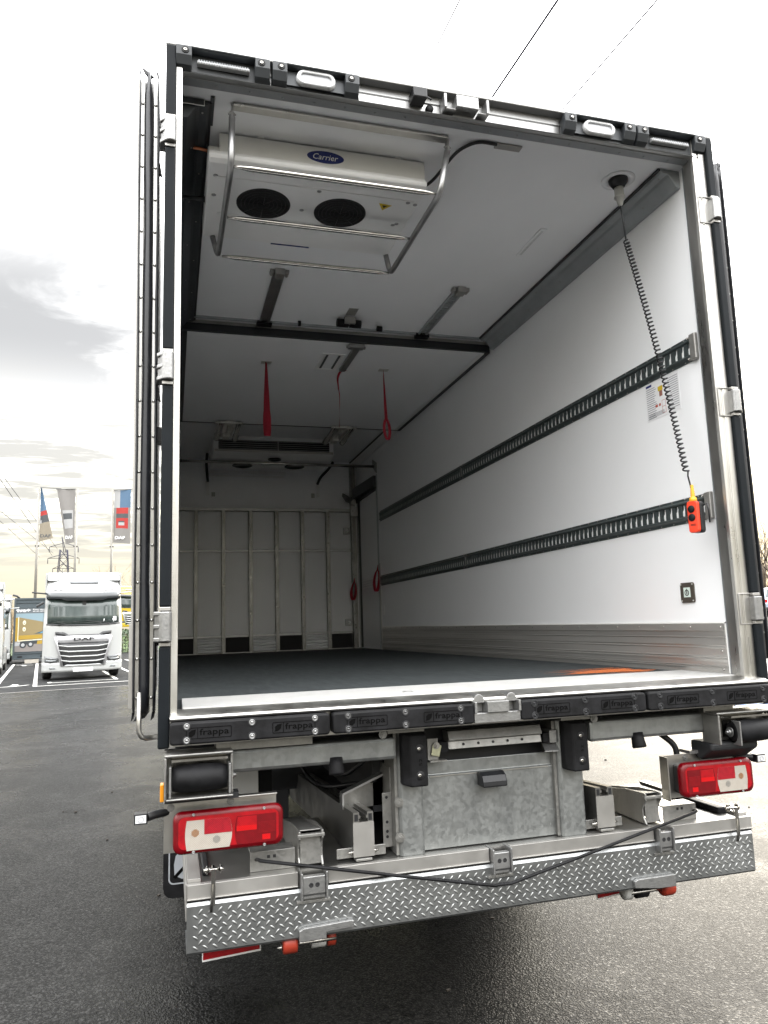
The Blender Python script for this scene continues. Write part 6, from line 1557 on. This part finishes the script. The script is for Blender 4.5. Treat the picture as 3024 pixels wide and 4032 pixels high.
for z, w in ((25.0, 3.6), (28.8, 5.4), (33.0, 5.0)):
    for s in (-1, 1): ar_.tube([(0, 0, z + 1.6), (s * w, 0, z)], .1, 4).tube([(0, 0, z), (s * w, 0, z)], .1, 4).tube([(s * w, 0, z), (s * w, 0, z - 2.0)], .12, 4)
ar_.build('cross_arm', wire_m, pr_)
def wire(p, q, ext, r, label, sag=0.0):
    p = Vector(p); q = Vector(q); d = (q - p).normalized(); a = p - d * ext[0]; b = q + d * ext[1]
    pts = [a.lerp(b, i / 24) + Vector((0, 0, -sag * 4 * (i / 24) * (1 - i / 24))) for i in range(25)]
    MB().tube(pts, r, 5).build('overhead_wire', wire_m, None, label=label, cat='wire', group='overhead wires')
wire((12.75, 19.476, 25), (12.487, 25.074, 25), (60, 250), .05, 'thickest overhead wire running behind the top edge of the truck, middle of three')
wire((9.077, 20.382, 25), (8.913, 25.116, 25), (60, 250), .03, 'faint overhead wire above the truck, leftmost of the three over the roof')
wire((16.344, 20.774, 25), (16.031, 25.118, 25), (60, 250), .036, 'thin overhead wire above the truck, rightmost of the three over the roof')
wire((-25.555, 114.369, 25), (-28.784, 164.333, 25), (120, 60), .045, 'faint wire in the left sky, highest of those running down to the flags')
wire((-26.624, 119.731, 25), (-31.865, 183.596, 25), (120, 60), .05, 'wire in the left sky that reaches the leftmost flag')
wire((-33.18, 155.68, 25), (-33.771, 176.475, 25), (150, 60), .045, 'faint wire in the left sky, below the two that reach the flags')
wire((-35.929, 166.402, 25), (-37.381, 189.171, 25), (150, 60), .045, 'lowest of the wires left of the flags')
# ---------------- bare trees
def branch(mb, p, d, L_, r, depth, rng, spread=.5):
    n = 3; pts = [p]; rr = [r]; q = p.copy(); dd = d.copy()
    for i in range(n):
        dd = (dd + Vector((rng.gauss(0, .12), rng.gauss(0, .12), rng.gauss(.05, .08)))).normalized(); q = q + dd * (L_ / n); pts.append(q.copy()); rr.append(r * (1 - .45 * (i + 1) / n))
    mb.tube(pts, r, 5 if depth > 3 else 3, rr=rr)
    if depth <= 0: return
    for k in range(2 if depth > 1 else 3):
        t = rng.uniform(.45, 1.0) if k else 1.0; idx = min(n, int(t * n + .5)); base = pts[idx]
        nd = (dd + Vector((rng.gauss(0, spread), rng.gauss(0, spread), rng.gauss(.15, .25)))).normalized()
        branch(mb, base, nd, L_ * rng.uniform(.62, .82), r * .55, depth - 1, rng, spread)
    if depth > 2 and rng.random() < .8:
        nd = (dd + Vector((rng.gauss(0, spread * 1.2), rng.gauss(0, spread * 1.2), .1))).normalized(); branch(mb, pts[1], nd, L_ * .6, r * .4, depth - 2, rng, spread)
def tree(az, dist, h, label, seed, m, spread=.45, z0=0.0, depth=5, r=None, twig=1.0):
    rng = random.Random(seed); p = camdir(az, dist)
    root = empty('bare_tree', (p.x, p.y, z0), label=label, cat='tree', group='leafless winter trees')
    tr_ = MB().tube([(0, 0, -.2), (rng.gauss(0, .05), 0, h * .12), (rng.gauss(0, .1), rng.gauss(0, .1), h * .25)], .1, 7, rr=[(r or h * .018) * 1.3, (r or h * .018) * 1.05, (r or h * .018) * .9]); tr_.build('trunk', m, root)
    cr_ = MB()
    for k in range(4):
        d = Vector((rng.gauss(0, spread * .8), rng.gauss(0, spread * .8), 1)).normalized(); branch(cr_, Vector((0, 0, h * .22)), d, h * .26, (r or h * .012) * twig, depth, rng, spread)
    cr_.build('crown', m, root)
tree(-3.45, 84, 9.2, 'pale glow-lit leafless tree rising behind the yellow truck', 5, bark_glow, .34)
tree(-2.6, 90, 8.6, 'leafless tree seen in the gap beside the left door', 8, bark_glow, .36)
tree(-5.1, 110, 7.2, 'small distant bare tree between the middle and right flags', 12, bark_glow, .4)
tree(43.6, 58, 8.0, 'bare tree with many fine branches at the right picture edge', 21, bark, .5, z0=1.2)
tree(42.9, 72, 9.0, 'taller bare tree farther back at the right picture edge', 23, bark, .5, z0=1.2)
tree(44.6, 50, 7.0, 'bare tree just outside the right door, lowest of the right-hand trees', 29, bark, .5, z0=1.0)
# thicket on the horizon: too far off to count
rng = random.Random(40); tk = MB()
for i in range(60):
    az = rng.uniform(-15, -7.5); dist = rng.uniform(115, 150); p = camdir(az, dist); h = rng.uniform(.80, 1.0) * dist * .049
    for k in range(3): branch(tk, Vector((p.x + rng.gauss(0, .8), p.y, 0)), Vector((rng.gauss(0, .2), 0, 1)).normalized(), h * .42, .10, 3, rng, .45)
tk.build('thicket', bark_glow, None, kind='stuff')
tk = MB()
for i in range(60):
    az = rng.uniform(38, 55); dist = rng.uniform(75, 105); p = camdir(az, dist); h = rng.uniform(4.0, 6.0)
    for k in range(3): branch(tk, Vector((p.x + rng.gauss(0, .8), p.y, 1.0)), Vector((rng.gauss(0, .2), rng.gauss(0, .2), 1)).normalized(), h * .40, .09, 3, rng, .5)
tk.build('thicket', bark, None, kind='stuff')
# ---------------- raised car park on the right
RB = MB(); vs = []
for dist, z in ((26, 0.0), (34, .45), (48, 1.35), (60, 1.6), (160, 2.2), (420, 3.0)):
    for az in (36, 39, 42, 45, 48, 52, 58): p = camdir(az, dist); e_ = 0.0 if az in (36, 58) else 1.0; vs.append((p.x, p.y, .01 + z * e_))
RB.add(vs, [(r * 7 + i, r * 7 + i + 1, (r + 1) * 7 + i + 1, (r + 1) * 7 + i) for r in range(5) for i in range(6)], True)
RB.build('car_park_slope', asphalt_bay, kind='structure')
bm_ = MB(); p = camdir(45.2, 15.5); bm_.add([(p.x - 1.6, p.y + .1, .006), (p.x + 1.2, p.y - .9, .006), (p.x + 1.5, p.y - .2, .006), (p.x - 1.4, p.y + .8, .006)], [(0, 1, 2, 3)]); bm_.build('blue_bay_marking', line_blue, kind='structure')
def car(name, az, dist, z0, rz, paint, label, h=1.55):
    p = camdir(az, dist); root = empty(name, (p.x, p.y, z0), rz, label=label, cat='car', group='cars parked on the slope at the right edge')
    prof = [(-2.1, .35), (-2.15, .7), (-2.05, .95), (-1.85, 1.0), (-1.5, h - .05), (-.6, h), (.5, h - .03), (1.15, 1.02), (1.95, .86), (2.1, .6), (2.05, .33)]
    MB().yz(prof, -.86, .86).build('body', paint, root, .07, 3)
    MB().yz([(-1.75, 1.02), (-1.45, h - .12), (.45, h - .10), (.95, 1.03)], -.865, .865).build('side_glass', glass_dark, root)
    MB().prism([(-.7, -1.86, 1.02), (.7, -1.86, 1.02), (.62, -1.57, h - .1), (-.62, -1.57, h - .1)], (0, -.012, 0)).build('rear_window', glass_dark, root)
    for s in (-1, 1):
        MB().box(min(s * .6, s * .87), max(s * .6, s * .87), -2.13, -2.0, .72, .92).build('tail_lamp', lens_bright, root, .02)
        for y in (-1.35, 1.3): MB().lathe((s * .70 if s > 0 else -.88, y, .32), X, [(.18, 0), (.30, .0), (.32, .03), (.32, .15), (.30, .18), (.18, .18)], 20).build('wheel', tyre, root)
    MB().box(-.26, .26, -2.16, -2.13, .62, .73).build('number_plate', white_print, root)
    MB().box(-.87, .87, -2.17, -2.0, .36, .52).build('bumper', black_plastic, root, .03)
car('parked_car', 44.1, 45, 1.23, rad(-50), mat('silver_blue_paint', (.40, .47, .58), .3, coat=.4), 'silver-blue car with red tail lamps seen past the right door')
car('parked_car', 44.7, 32, .36, rad(-46), mat('pale_red_car_paint', (.62, .55, .55), .3, coat=.4), 'pale reddish car on the slope below the silver-blue one', 1.45)
# ---------------- small litter on the wet asphalt
lt_ = MB(); rng = random.Random(5)
for i in range(60):
    x_, y_ = rng.uniform(-3.2, 3.5), rng.uniform(-1.2, 6); s_ = rng.uniform(.004, .012); a = rng.uniform(0, 6)
    lt_.obox((x_, y_, s_ * .5), (math.cos(a), math.sin(a), 0), (-math.sin(a), math.cos(a), 0), Z, s_, s_ * .6, s_ * .4)
lt_.build('leaf_litter', mat('dead_leaf', (.03, .024, .018), .8), None, kind='stuff')
